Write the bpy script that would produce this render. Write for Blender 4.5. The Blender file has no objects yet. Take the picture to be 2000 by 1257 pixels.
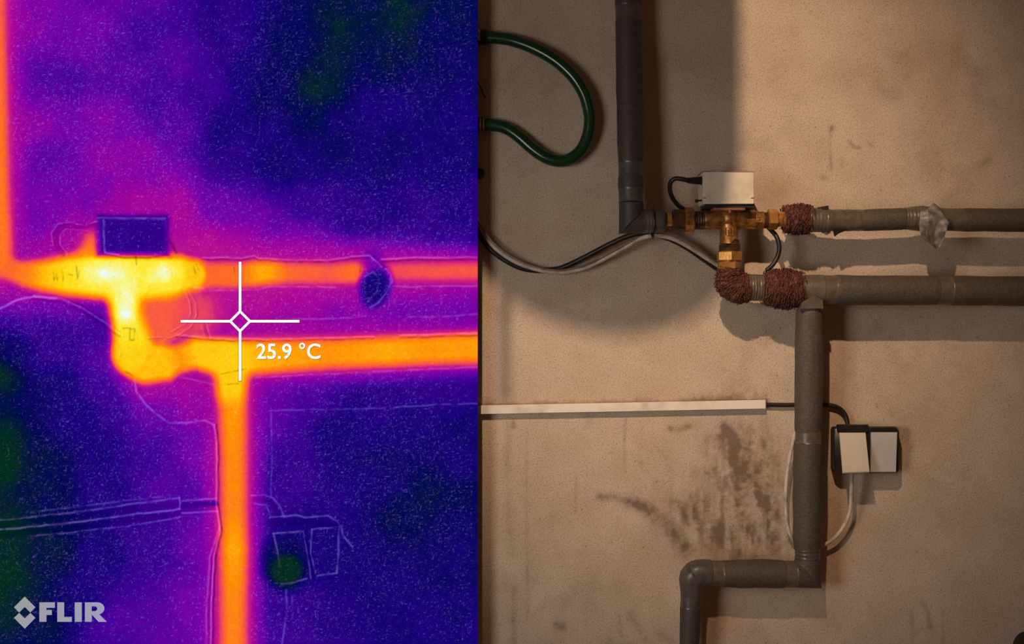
import bpy, math, random
import numpy as np
from mathutils import Vector, noise as mnoise

random.seed(7)
rng = np.random.default_rng(7)

# ------------------------------------------------------------------ camera, world, lights
CAM_D = 2.5                       # metres from the wall; 1 px of the 2000 x 1257 frame = 1 mm on the wall
scene = bpy.context.scene
col = scene.collection

cam_data = bpy.data.cameras.new('camera')
cam_data.sensor_width = 36.0
cam_data.lens = 36.0 * CAM_D / 2.0
cam_data.clip_start = 0.01
cam = bpy.data.objects.new('camera', cam_data)
cam.location = (0, -CAM_D, 0)
cam.rotation_euler = (math.pi / 2, 0, 0)
col.objects.link(cam)
scene.camera = cam

scene.view_settings.view_transform = 'Standard'
scene.view_settings.look = 'None'
scene.view_settings.gamma = 1.0
scene.view_settings.use_curve_mapping = False
scene.view_settings.exposure = 0.0

world = bpy.data.worlds.new('world')
scene.world = world
world.use_nodes = True
bgn = world.node_tree.nodes['Background']
bgn.inputs[0].default_value = (1.0, 0.50, 0.30, 1)
bgn.inputs[1].default_value = 0.068

def add_light(name, kind, loc, energy, color, size, target=None):
    l = bpy.data.lights.new(name, kind)
    l.energy = energy
    l.color = color
    if kind == 'AREA':
        l.shape = 'RECTANGLE'
        l.size, l.size_y = size
    else:
        l.shadow_soft_size = size
    o = bpy.data.objects.new(name, l)
    o.location = loc
    if target is not None:
        o.rotation_euler = (Vector(target) - Vector(loc)).to_track_quat('-Z', 'Y').to_euler()
    col.objects.link(o)
    return o

# warm lamp up left of the camera, its narrow cone added to imitate vignetting
key = add_light('warm_ceiling_lamp', 'SPOT', (-0.39, -2.6, 1.98), 342.0, (1.0, 0.68, 0.45), 0.04, (0.25, 0, 0.30))
key.data.spot_size = math.radians(30)
key.data.spot_blend = 1.0
# daylight through a doorway on the left
door = add_light('doorway_daylight', 'AREA', (-1.15, -2.1, -0.10), 3.2, (1.0, 0.92, 0.86), (0.6, 0.8), (0.45, 0, -0.25))
door.data.spread = math.radians(75)

# ------------------------------------------------------------------ helpers
def P(px, py, h=0.0):
    """point whose distance off the wall is h (metres), seen at pixel px, py"""
    k = (CAM_D - h) / CAM_D
    return Vector(((px - 1000) / 1000 * k, -h, (628.5 - py) / 1000 * k))

def S(r, h):
    return r / 1000 * (CAM_D - h) / CAM_D

def mat(name):
    m = bpy.data.materials.new(name)
    m.use_nodes = True
    nt = m.node_tree
    b = nt.nodes['Principled BSDF']
    return m, nt, b

def link(nt, a, b):
    nt.links.new(a, b)

def simple(name, c1, c2, scale, rough=0.6, metal=0.0, bump=0.0, bscale=None, detail=4.0, spec=0.5, aniso=None, lo=0.35, hi=0.65):
    m, nt, b = mat(name)
    tc = nt.nodes.new('ShaderNodeTexCoord')
    src = tc.outputs['Object']
    if aniso:
        mp = nt.nodes.new('ShaderNodeMapping')
        mp.inputs['Scale'].default_value = aniso
        link(nt, src, mp.inputs['Vector'])
        src = mp.outputs['Vector']
    n = nt.nodes.new('ShaderNodeTexNoise')
    n.inputs['Scale'].default_value = scale
    n.inputs['Detail'].default_value = detail
    link(nt, src, n.inputs['Vector'])
    r = nt.nodes.new('ShaderNodeValToRGB')
    r.color_ramp.elements[0].position = lo
    r.color_ramp.elements[1].position = hi
    r.color_ramp.elements[0].color = (*c1, 1)
    r.color_ramp.elements[1].color = (*c2, 1)
    link(nt, n.outputs['Fac'], r.inputs['Fac'])
    link(nt, r.outputs['Color'], b.inputs['Base Color'])
    b.inputs['Roughness'].default_value = rough
    b.inputs['Metallic'].default_value = metal
    b.inputs['Specular IOR Level'].default_value = spec
    if bump:
        n2 = nt.nodes.new('ShaderNodeTexNoise')
        n2.inputs['Scale'].default_value = bscale or scale * 4
        n2.inputs['Detail'].default_value = 3
        link(nt, src, n2.inputs['Vector'])
        bp = nt.nodes.new('ShaderNodeBump')
        bp.inputs['Strength'].default_value = bump
        bp.inputs['Distance'].default_value = 0.002
        link(nt, n2.outputs['Fac'], bp.inputs['Height'])
        link(nt, bp.outputs['Normal'], b.inputs['Normal'])
    return m

M = {}
M['foam'] = simple('grey_foam', (0.074, 0.060, 0.046), (0.108, 0.088, 0.068), 240, 0.55, bump=0.55, bscale=420, spec=0.4)
M['foam_shaded'] = simple('shaded_grey_foam', (0.052, 0.043, 0.041), (0.074, 0.062, 0.058), 200, 0.55, bump=0.3, bscale=330, spec=0.4)  # grey foam again, its colour darkened for the shade it stands in
M['tape'] = simple('grey_pipe_tape', (0.096, 0.077, 0.058), (0.140, 0.113, 0.086), 70, 0.36, bump=0.25, bscale=120, spec=0.5)
M['tape_dark'] = simple('dark_pipe_tape', (0.072, 0.062, 0.056), (0.105, 0.090, 0.080), 70, 0.36, bump=0.2, bscale=120, spec=0.5)
M['silver'] = simple('silver_duct_tape', (0.13, 0.115, 0.10), (0.36, 0.34, 0.32), 60, 0.42, metal=0.15, bump=0.3, bscale=160)
M['brass'] = simple('dirty_brass', (0.20, 0.085, 0.025), (0.55, 0.27, 0.07), 75, 0.36, metal=0.55, bump=0.25, bscale=200)
M['brass_clean'] = simple('clean_brass', (0.50, 0.24, 0.06), (0.68, 0.37, 0.11), 60, 0.28, metal=0.6, bump=0.1, bscale=200)
M['bronze'] = simple('dark_bronze', (0.035, 0.02, 0.012), (0.13, 0.06, 0.025), 70, 0.42, metal=0.4, bump=0.3, bscale=200)
M['copper'] = simple('copper', (0.55, 0.22, 0.07), (0.70, 0.33, 0.12), 60, 0.35, metal=0.55)
M['hemp'] = simple('red_brown_hemp', (0.060, 0.018, 0.013), (0.20, 0.075, 0.055), 260, 0.75, bump=1.0, bscale=420, spec=0.3)
M['cover'] = simple('aged_cream_enamel', (0.55, 0.49, 0.37), (0.72, 0.65, 0.51), 28, 0.45, bump=0.06, bscale=150, lo=0.3, hi=0.6)
M['plate'] = simple('copper_plated_plate', (0.30, 0.13, 0.07), (0.46, 0.22, 0.13), 60, 0.35, metal=0.4)
M['black'] = simple('black_plastic', (0.010, 0.008, 0.007), (0.024, 0.018, 0.015), 40, 0.42, spec=0.4)
M['black_frame'] = simple('black_socket_plastic', (0.012, 0.011, 0.010), (0.026, 0.022, 0.019), 40, 0.35, spec=0.5)
M['white_cable'] = simple('grubby_white_cable', (0.33, 0.26, 0.20), (0.62, 0.54, 0.45), 45, 0.5, lo=0.3, hi=0.55)
M['beige_cable'] = simple('beige_cable', (0.17, 0.115, 0.075), (0.36, 0.27, 0.20), 45, 0.5)
M['trunk'] = simple('grubby_white_trunking', (0.60, 0.52, 0.43), (0.86, 0.79, 0.69), 22, 0.5, lo=0.25, hi=0.5)
M['lid'] = simple('cream_lid', (0.60, 0.54, 0.42), (0.68, 0.62, 0.50), 18, 0.5)
M['lid_grey'] = simple('grey_white_lid', (0.52, 0.50, 0.47), (0.60, 0.58, 0.55), 18, 0.5)
M['hose'] = simple('green_hose', (0.001, 0.032, 0.010), (0.003, 0.056, 0.018), 25, 0.22, spec=0.6)
M['steel'] = simple('steel', (0.35, 0.34, 0.33), (0.6, 0.58, 0.56), 60, 0.3, metal=0.7)
M['vessel'] = simple('grey_painted_steel', (0.26, 0.26, 0.27), (0.33, 0.33, 0.34), 8, 0.5)
M['case'] = simple('black_screen_case', (0.010, 0.010, 0.011), (0.016, 0.016, 0.017), 30, 0.6)

class MB:
    """collects geometry for ONE mesh"""
    def __init__(self):
        self.v = []
        self.f = []

    def ring_tube(self, rings, cap=True):
        n = len(rings[0])
        base = len(self.v)
        for r in rings:
            self.v.extend(r)
        for i in range(len(rings) - 1):
            for j in range(n):
                a = base + i * n + j
                b = base + i * n + (j + 1) % n
                self.f.append((a, b, b + n, a + n))
        if cap:
            self.f.append(tuple(base + j for j in reversed(range(n))))
            e = base + (len(rings) - 1) * n
            self.f.append(tuple(e + j for j in range(n)))

    def tube(self, pts, radii, seg=14, cap=True, twist=0.0, nz=0.0, nf=60.0, seed=0.0):
        """tube through world points with a radius for each"""
        pts = [Vector(p) for p in pts]
        if not hasattr(radii, '__len__'):
            radii = [radii] * len(pts)
        tang = []
        for i in range(len(pts)):
            a = pts[max(i - 1, 0)]
            b = pts[min(i + 1, len(pts) - 1)]
            tang.append((b - a).normalized())
        up = Vector((0, -1, 0))
        if abs(tang[0].dot(up)) > 0.9:
            up = Vector((0, 0, 1))
        nrm = (up - tang[0] * up.dot(tang[0])).normalized()
        rings = []
        for i, p in enumerate(pts):
            t = tang[i]
            nrm = (nrm - t * nrm.dot(t)).normalized()
            bn = t.cross(nrm)
            ring = []
            for j in range(seg):
                a = 2 * math.pi * j / seg + twist
                d = nrm * math.cos(a) + bn * math.sin(a)
                r = radii[i]
                q = p + d * r
                if nz:
                    q = q + d * nz * mnoise.noise(q * nf + Vector((seed, seed, seed)))
                ring.append(q)
            rings.append(ring)
        self.ring_tube(rings, cap)

    def sleeve(self, a, b, prof, n0=None, n1=None, seg=28, rings=24, nz=0.0, nf=25.0, wr=None):
        """straight sleeve from a to b; prof = [(s, r)]; n0, n1 = end plane normals for mitres"""
        a, b = Vector(a), Vector(b)
        ax = (b - a)
        L = ax.length
        ax.normalize()
        up = Vector((0, -1, 0))
        if abs(ax.dot(up)) > 0.9:
            up = Vector((0, 0, 1))
        u = (up - ax * up.dot(ax)).normalized()
        w = ax.cross(u)
        n0 = Vector(n0) if n0 else ax
        n1 = Vector(n1) if n1 else ax
        ss = [p[0] for p in prof]
        rr = [p[1] for p in prof]
        slist = sorted(set(list(np.linspace(0, 1, rings)) + ss))
        out = []
        for s in slist:
            r = float(np.interp(s, ss, rr))
            if wr:
                r += wr[0] * math.sin(s * wr[1] * 2 * math.pi) * (0.6 + 0.4 * math.sin(s * 17))
            ring = []
            for j in range(seg):
                th = 2 * math.pi * j / seg
                d = u * math.cos(th) + w * math.sin(th)
                rv = r
                if nz:
                    rv += nz * mnoise.noise((a + ax * (s * L) + d * 0.03) * nf)
                q = d * rv
                t0 = -q.dot(n0) / ax.dot(n0)
                t1 = -q.dot(n1) / ax.dot(n1)
                ring.append(a + q + ax * (t0 + s * (L + t1 - t0)))
            out.append(ring)
        self.ring_tube(out, True)

    def box(self, c, size, rot=None, bev=0.0):
        """box with optionally chamfered vertical (wall-normal) edges; local x, y(depth), z"""
        sx, sy, sz = [s / 2 for s in size]
        if bev <= 0:
            prof = [(-sx, -sz), (sx, -sz), (sx, sz), (-sx, sz)]
        else:
            prof = []
            for cx, cz, a0 in ((sx - bev, sz - bev, 0), (-sx + bev, sz - bev, 90), (-sx + bev, -sz + bev, 180), (sx - bev, -sz + bev, 270)):
                for k in range(4):
                    a = math.radians(a0 + 30 * k)
                    prof.append((cx + bev * math.cos(a), cz + bev * math.sin(a)))
            prof = prof[::-1]
        def lay(y, inset):
            k = []
            for x, z in prof:
                f = Vector((x * (1 - inset / max(sx, 1e-6)), y, z * (1 - inset / max(sz, 1e-6))))
                k.append(f)
            return k
        e = min(bev * 0.5, sy * 0.4)
        layers = [lay(sy, 0)] + ([lay(-sy + e, 0), lay(-sy, e)] if e > 0 else [lay(-sy, 0)])
        c = Vector(c)
        rings = []
        for L in layers:
            rings.append([c + ((rot @ p) if rot else p) for p in L])
        self.ring_tube(rings, True)

    def prism(self, poly, h0, h1, inset=0.0):
        """polygon given in pixels, extruded from h0 to h1 off the wall"""
        cx = sum(p[0] for p in poly) / len(poly)
        cy = sum(p[1] for p in poly) / len(poly)
        lays = []
        for h, i in ((h0, 0.0), (h1, inset)):
            lays.append([P(cx + (x - cx) * (1 - i), cy + (y - cy) * (1 - i), h) for x, y in poly])
        # same real size at both depths: take the outline at the front depth
        front = [P(x, y, h1) for x, y in poly]
        back = [Vector((p.x, -h0, p.z)) for p in front]
        self.ring_tube([back, front], True)

    def build(self, name, material, parent=None, smooth=True, angle=35):
        me = bpy.data.meshes.new(name)
        me.from_pydata([tuple(v) for v in self.v], [], self.f)
        me.update()
        import bmesh
        bm = bmesh.new()
        bm.from_mesh(me)
        bmesh.ops.recalc_face_normals(bm, faces=bm.faces)
        bm.to_mesh(me)
        bm.free()
        if smooth:
            me.shade_smooth()
            me.set_sharp_from_angle(angle=math.radians(angle))
        me.materials.append(M[material] if isinstance(material, str) else material)
        o = bpy.data.objects.new(name, me)
        col.objects.link(o)
        if parent is not None:
            o.parent = parent
        return o

def tag(o, label, cat=None, group=None, kind=None):
    if label:
        o['label'] = label
    if cat:
        o['category'] = cat
    if group:
        o['group'] = group
    if kind:
        o['kind'] = kind
    return o

def thing(name, label, cat, group=None):
    o = bpy.data.objects.new(name, None)
    o.empty_display_size = 0.05
    col.objects.link(o)
    return tag(o, label, cat, group)

def spline(pts, n=8):
    """Catmull-Rom through points of any dimension"""
    pts = [np.array(p, float) for p in pts]
    out = []
    for i in range(len(pts) - 1):
        p0 = pts[max(i - 1, 0)]
        p1 = pts[i]
        p2 = pts[i + 1]
        p3 = pts[min(i + 2, len(pts) - 1)]
        for k in range(n):
            t = k / n
            out.append(0.5 * ((2 * p1) + (-p0 + p2) * t + (2 * p0 - 5 * p1 + 4 * p2 - p3) * t * t + (-p0 + 3 * p1 - 3 * p2 + p3) * t ** 3))
    out.append(pts[-1])
    return out

def cable(pts, r, seg=12, n=8):
    """mesh builder of a cable through (px, py, h_mm) points"""
    mb = MB()
    pp = spline(pts, n)
    w = [P(p[0], p[1], p[2] / 1000) for p in pp]
    mb.tube(w, [S(r, p[2] / 1000) for p in pp], seg)
    return mb

def fbm(shape, cell, octaves=3, seed=0):
    """smooth value noise on a pixel grid, 0..1"""
    g = np.random.default_rng(seed)
    H, W = shape
    out = np.zeros(shape)
    amp, tot = 1.0, 0.0
    for o in range(octaves):
        c = max(cell / 2 ** o, 1.0)
        gh, gw = int(H / c) + 3, int(W / c) + 3
        G = g.random((gh, gw))
        y = np.arange(H) / c
        x = np.arange(W) / c
        yi, xi = y.astype(int), x.astype(int)
        fy, fx = y - yi, x - xi
        fy, fx = fy * fy * (3 - 2 * fy), fx * fx * (3 - 2 * fx)
        a = G[yi][:, xi]
        b = G[yi][:, xi + 1]
        cc = G[yi + 1][:, xi]
        d = G[yi + 1][:, xi + 1]
        top = a + (b - a) * fx
        bot = cc + (d - cc) * fx
        out += amp * (top + (bot - top) * fy[:, None])
        tot += amp
        amp *= 0.55
    return out / tot

def sstep(a, b, x):
    t = np.clip((x - a) / (b - a), 0, 1)
    return t * t * (3 - 2 * t)

def poly_dist(X, Y, path):
    """distance of every grid point to a polyline and the parameter (segment + t) of the nearest point"""
    best = np.full(X.shape, 1e9)
    par = np.zeros(X.shape)
    for i in range(len(path) - 1):
        x0, y0 = path[i][:2]
        x1, y1 = path[i + 1][:2]
        dx, dy = x1 - x0, y1 - y0
        L2 = dx * dx + dy * dy + 1e-9
        t = np.clip(((X - x0) * dx + (Y - y0) * dy) / L2, 0, 1)
        d = np.hypot(X - x0 - t * dx, Y - y0 - t * dy)
        m = d < best
        best = np.where(m, d, best)
        par = np.where(m, i + t, par)
    return best, par

def in_poly(X, Y, poly):
    ins = np.zeros(X.shape, bool)
    n = len(poly)
    for i in range(n):
        x0, y0 = poly[i]
        x1, y1 = poly[(i + 1) % n]
        if y0 == y1:
            continue
        c = ((y0 > Y) != (y1 > Y)) & (X < (x1 - x0) * (Y - y0) / (y1 - y0) + x0)
        ins ^= c
    return ins

def grid_mesh(name, verts, faces, attrs):
    me = bpy.data.meshes.new(name)
    me.vertices.add(len(verts))
    me.vertices.foreach_set('co', verts.astype(np.float32).ravel())
    nf = len(faces)
    me.loops.add(nf * 4)
    me.loops.foreach_set('vertex_index', faces.astype(np.int32).ravel())
    me.polygons.add(nf)
    me.polygons.foreach_set('loop_start', np.arange(0, nf * 4, 4, dtype=np.int32))
    me.update(calc_edges=True)
    me.validate()
    for k, a in attrs.items():
        at = me.attributes.new(k, 'FLOAT', 'POINT')
        at.data.foreach_set('value', a.astype(np.float32).ravel())
    return me

def srgb(r, g, b):
    f = lambda c: (c / 12.92) if c <= 0.04045 else ((c + 0.055) / 1.055) ** 2.4
    return (f(r / 255), f(g / 255), f(b / 255))

# ------------------------------------------------------------------ wall
def build_wall():
    gx = np.concatenate([np.linspace(-1400, 900, 24)[:-1], np.arange(900, 2040, 2.0), np.linspace(2040, 3600, 16)])
    gy = np.concatenate([np.linspace(-1300, -30, 14)[:-1], np.arange(-30, 1290, 2.0), np.linspace(1290, 2300, 12)])
    X, Y = np.meshgrid(gx, gy)
    fx = (gx >= 900) & (gx < 2040)
    fy = (gy >= -30) & (gy < 1290)
    ix = np.where(fx)[0]
    iy = np.where(fy)[0]
    sx = slice(ix[0], ix[-1] + 1)
    sy = slice(iy[0], iy[-1] + 1)
    x, y = X[sy, sx], Y[sy, sx]
    sh = x.shape
    n_big = fbm(sh, 60, 4, 1)
    n_mid = fbm(sh, 14, 3, 2)
    n_fine = fbm(sh, 4, 2, 3)
    # vertical streaky noise
    n_v = fbm((sh[0] // 6 + 2, sh[1]), 5, 2, 4)
    n_v = np.repeat(n_v, 6, axis=0)[:sh[0], :sh[1]]
    # smeared noise running down to the right, as if wiped
    n_d0 = fbm((sh[0], sh[1] * 2), 10, 3, 14)
    rows = np.arange(sh[0])[:, None]
    cols = np.arange(sh[1])[None, :]
    n_d = n_d0[np.minimum((rows * .35).astype(int) + 0 * cols, sh[0] - 1), np.clip(cols + (rows * -.45).astype(int) + sh[1] // 2, 0, 2 * sh[1] - 1)]
    grime = np.zeros(sh)
    dust_shade = np.zeros(sh)
    # the smudged patch beside the drop pipe
    blobs = [(1440, 905, 38, 60, -25, .75), (1475, 955, 34, 75, 0, .75), (1415, 860, 12, 32, -35, .5), (1400, 1000, 60, 45, 20, .45),
             (1490, 1035, 34, 50, 0, .5), (1360, 1020, 60, 22, 40, .45), (1440, 1060, 80, 25, 0, .35), (1330, 995, 40, 18, 35, .3),
             (1450, 960, 85, 110, 0, .30), (1410, 925, 12, 10, 0, .5), (1435, 1000, 16, 14, 0, .45), (1350, 990, 10, 14, 0, .4), (1250, 900, 60, 40, 0, .08)]
    for cx, cy, rx, ry, rot, a in blobs:
        c, s = math.cos(math.radians(rot)), math.sin(math.radians(rot))
        u = (x - cx) * c + (y - cy) * s
        v = -(x - cx) * s + (y - cy) * c
        g = np.exp(-0.5 * ((u / rx) ** 2 + (v / ry) ** 2))
        grime += a * g * np.clip(-.15 + 1.1 * sstep(0.25, 0.8, 0.30 * n_mid + 0.34 * n_v + 0.36 * n_d) + .5 * (n_fine - .4), 0, 1.2)
    grime += .30 * np.exp(-0.5 * (((x - 1455) / 60) ** 2 + ((y - 950) / 85) ** 2)) * (.3 + n_fine)
    strokes = [  # path, width, amount
        ([(1172, 969), (1200, 972), (1232, 979), (1265, 996)], 6, .7), ([(1232, 979), (1268, 997), (1298, 1022), (1322, 1050), (1345, 1080)], 10, .7),
        ([(1308, 836), (1325, 839), (1345, 832)], 4, .75), ([(1414, 828), (1432, 860), (1455, 880)], 5, .5),
        ([(1222, 818), (1219, 870), (1221, 922)], 2, .35), ([(994, 830), (989, 930), (994, 1000), (999, 1080)], 6, .25),
        ([(1030, 840), (1028, 960), (1031, 1196)], 2.5, .22), ([(1005, 1150), (1002, 1200), (1004, 1257)], 4, .32),
        ([(1125, 930), (1124, 1000)], 2.5, .25), ([(1001, 826), (1004, 832)], 4, .6), ([(1230, 1198), (1248, 1230), (1268, 1257)], 7, .38),
        ([(1208, 1200), (1214, 1240)], 4, .25), ([(1190, 1250), (1230, 1262)], 12, .25), ([(1290, 1240), (1315, 1257)], 10, .3),
        ([(1085, 1218), (1098, 1224)], 6, .5), ([(1622, 250), (1621, 290), (1624, 330)], 2.5, .35), ([(1660, 278), (1668, 287), (1678, 289)], 2.5, .4),
        ([(1700, 282), (1704, 285)], 3.5, .4), ([(1626, 248), (1626, 252)], 3.5, .5), ([(1606, 346), (1610, 349)], 4, .4), ([(1644, 310), (1645, 326)], 2.5, .25),
        ([(1790, 85), (1830, 98), (1860, 92)], 14, .22), ([(1880, 120), (1910, 140), (1930, 142)], 14, .28), ([(1900, 178), (1920, 165)], 14, .18),
        ([(1720, 175), (1745, 190)], 12, .22), ([(1760, 110), (1770, 150)], 16, .18), ([(1910, 322), (1930, 312)], 7, .25),
        ([(1800, 1170), (1812, 1195), (1818, 1225)], 4, .28), ([(1780, 1195), (1784, 1250)], 4, .3), ([(1842, 1190), (1842, 1257)], 2, .25),
        ([(1795, 1225), (1815, 1222)], 8, .15), ([(1775, 880), (1783, 870)], 3, .3), ([(1740, 800), (1741, 812)], 2.5, .3), ([(1713, 790), (1713, 796)], 1.8, .5),
        ([(1872, 890), (1873, 920)], 2, -.25), ([(1280, 870), (1300, 895)], 2, .2), ([(1255, 905), (1262, 925)], 4, .25)]
    for path, w, a in strokes:
        d, t = poly_dist(x, y, path)
        grime += a * np.exp(-0.5 * (d / w) ** 2) * (0.55 + 0.7 * sstep(0.3, 0.7, 0.5 * n_mid + 0.5 * n_fine))
    # soot line lying on the cable trunking
    ty = 793 - (x - 933) / 564 * 11
    on = (x < 1500)
    wob = 3.5 + 9 * fbm(sh, 40, 2, 9) * sstep(0.3, 0.8, fbm(sh, 120, 1, 10))
    soot = np.exp(-np.clip(ty - y, 0, None) / (wob * (0.5 + n_fine))) * (y < ty + 6) * on
    grime += 1.25 * soot * (0.5 + n_mid)
    dust_shade += 0.5 * soot
    # warm brown patches beside pipes, their brown shade strips painted into the wall colour
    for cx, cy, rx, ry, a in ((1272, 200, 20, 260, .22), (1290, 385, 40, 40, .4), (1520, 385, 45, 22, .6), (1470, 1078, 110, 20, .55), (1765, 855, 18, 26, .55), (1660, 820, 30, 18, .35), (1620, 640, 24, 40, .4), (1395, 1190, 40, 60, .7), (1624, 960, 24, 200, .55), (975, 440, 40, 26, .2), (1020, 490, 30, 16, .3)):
        dust_shade += a * np.exp(-0.5 * (((x - cx) / rx) ** 2 + ((y - cy) / ry) ** 2)) * (0.6 + 0.8 * (n_mid - .3))
    # broad dinginess and pinholes
    grime += 0.16 * sstep(0.5, 0.8, n_big) * sstep(.35, .65, n_mid)
    for k in range(4200):
        cx = int(rng.integers(2, sh[1] - 3))
        cy = int(rng.integers(2, sh[0] - 3))
        a = float(rng.random()) ** 3 * 0.8
        grime[cy, cx] += a
        if rng.random() < .12:
            grime[cy + 1, cx] += a * .8
            grime[cy, cx + 1] += a * .6
    G = np.zeros(X.shape)
    R = np.zeros(X.shape)
    G[sy, sx] = np.clip(grime, -.3, 1)
    R[sy, sx] = np.clip(dust_shade, 0, 1)
    verts = np.stack([(X - 1000) / 1000, np.zeros_like(X), (628.5 - Y) / 1000], -1).reshape(-1, 3)
    H, W = X.shape
    idx = np.arange(H * W).reshape(H, W)
    faces = np.stack([idx[1:, :-1], idx[1:, 1:], idx[:-1, 1:], idx[:-1, :-1]], -1).reshape(-1, 4)
    me = grid_mesh('wall_back', verts, faces, {'grime': G, 'dust_shade': R})
    m, nt, b = mat('stained_plaster')
    tc = nt.nodes.new('ShaderNodeTexCoord')
    def nz(scale, detail, rough=.5):
        n = nt.nodes.new('ShaderNodeTexNoise')
        n.inputs['Scale'].default_value = scale
        n.inputs['Detail'].default_value = detail
        n.inputs['Roughness'].default_value = rough
        link(nt, tc.outputs['Object'], n.inputs['Vector'])
        return n.outputs['Fac']
    def ramp(fac, stops):
        r = nt.nodes.new('ShaderNodeValToRGB')
        els = r.color_ramp.elements
        while len(els) < len(stops):
            els.new(0.5)
        for e, (p, c) in zip(els, stops):
            e.position = p
            e.color = (*c, 1)
        link(nt, fac, r.inputs['Fac'])
        return r.outputs['Color']
    def mix(fac, a, c, mode='MIX'):
        n = nt.nodes.new('ShaderNodeMix')
        n.data_type = 'RGBA'
        n.blend_type = mode
        for sock, v in ((n.inputs[0], fac), (n.inputs[6], a), (n.inputs[7], c)):
            if isinstance(v, (int, float)):
                sock.default_value = v
            elif isinstance(v, tuple):
                sock.default_value = (*v, 1)
            else:
                link(nt, v, sock)
        return n.outputs[2]
    basec = ramp(nz(3.2, 6, .6), [(.32, (.53, .435, .335)), (.5, (.60, .495, .385)), (.68, (.64, .525, .405))])
    fine = ramp(nz(330, 5, .75), [(.32, (.50, .46, .42)), (.50, (1, 1, 1)), (.68, (1.10, 1.10, 1.10))])
    c = mix(1.0, basec, fine, 'MULTIPLY')
    patch = ramp(nz(9, 5, .65), [(.38, (.90, .87, .84)), (.6, (1, 1, 1))])
    c = mix(1.0, c, patch, 'MULTIPLY')
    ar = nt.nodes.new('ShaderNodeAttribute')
    ar.attribute_name = 'dust_shade'
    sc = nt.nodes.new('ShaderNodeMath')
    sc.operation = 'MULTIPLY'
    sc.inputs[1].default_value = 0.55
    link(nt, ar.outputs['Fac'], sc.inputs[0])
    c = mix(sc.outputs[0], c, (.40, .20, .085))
    ag = nt.nodes.new('ShaderNodeAttribute')
    ag.attribute_name = 'grime'
    sg = nt.nodes.new('ShaderNodeMath')
    sg.operation = 'MULTIPLY'
    sg.use_clamp = True
    sg.inputs[1].default_value = 0.74
    link(nt, ag.outputs['Fac'], sg.inputs[0])
    c = mix(sg.outputs[0], c, (.090, .052, .030))
    link(nt, c, b.inputs['Base Color'])
    b.inputs['Roughness'].default_value = 0.85
    b.inputs['Specular IOR Level'].default_value = 0.2
    bp = nt.nodes.new('ShaderNodeBump')
    bp.inputs['Strength'].default_value = 0.35
    bp.inputs['Distance'].default_value = 0.003
    link(nt, nz(150, 4, .6), bp.inputs['Height'])
    link(nt, bp.outputs['Normal'], b.inputs['Normal'])
    me.materials.append(m)
    o = bpy.data.objects.new('wall_back', me)
    col.objects.link(o)
    o['kind'] = 'structure'
    o['label'] = 'tan plaster wall with soot smudges, drips and pinholes'
    return o

build_wall()

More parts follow.
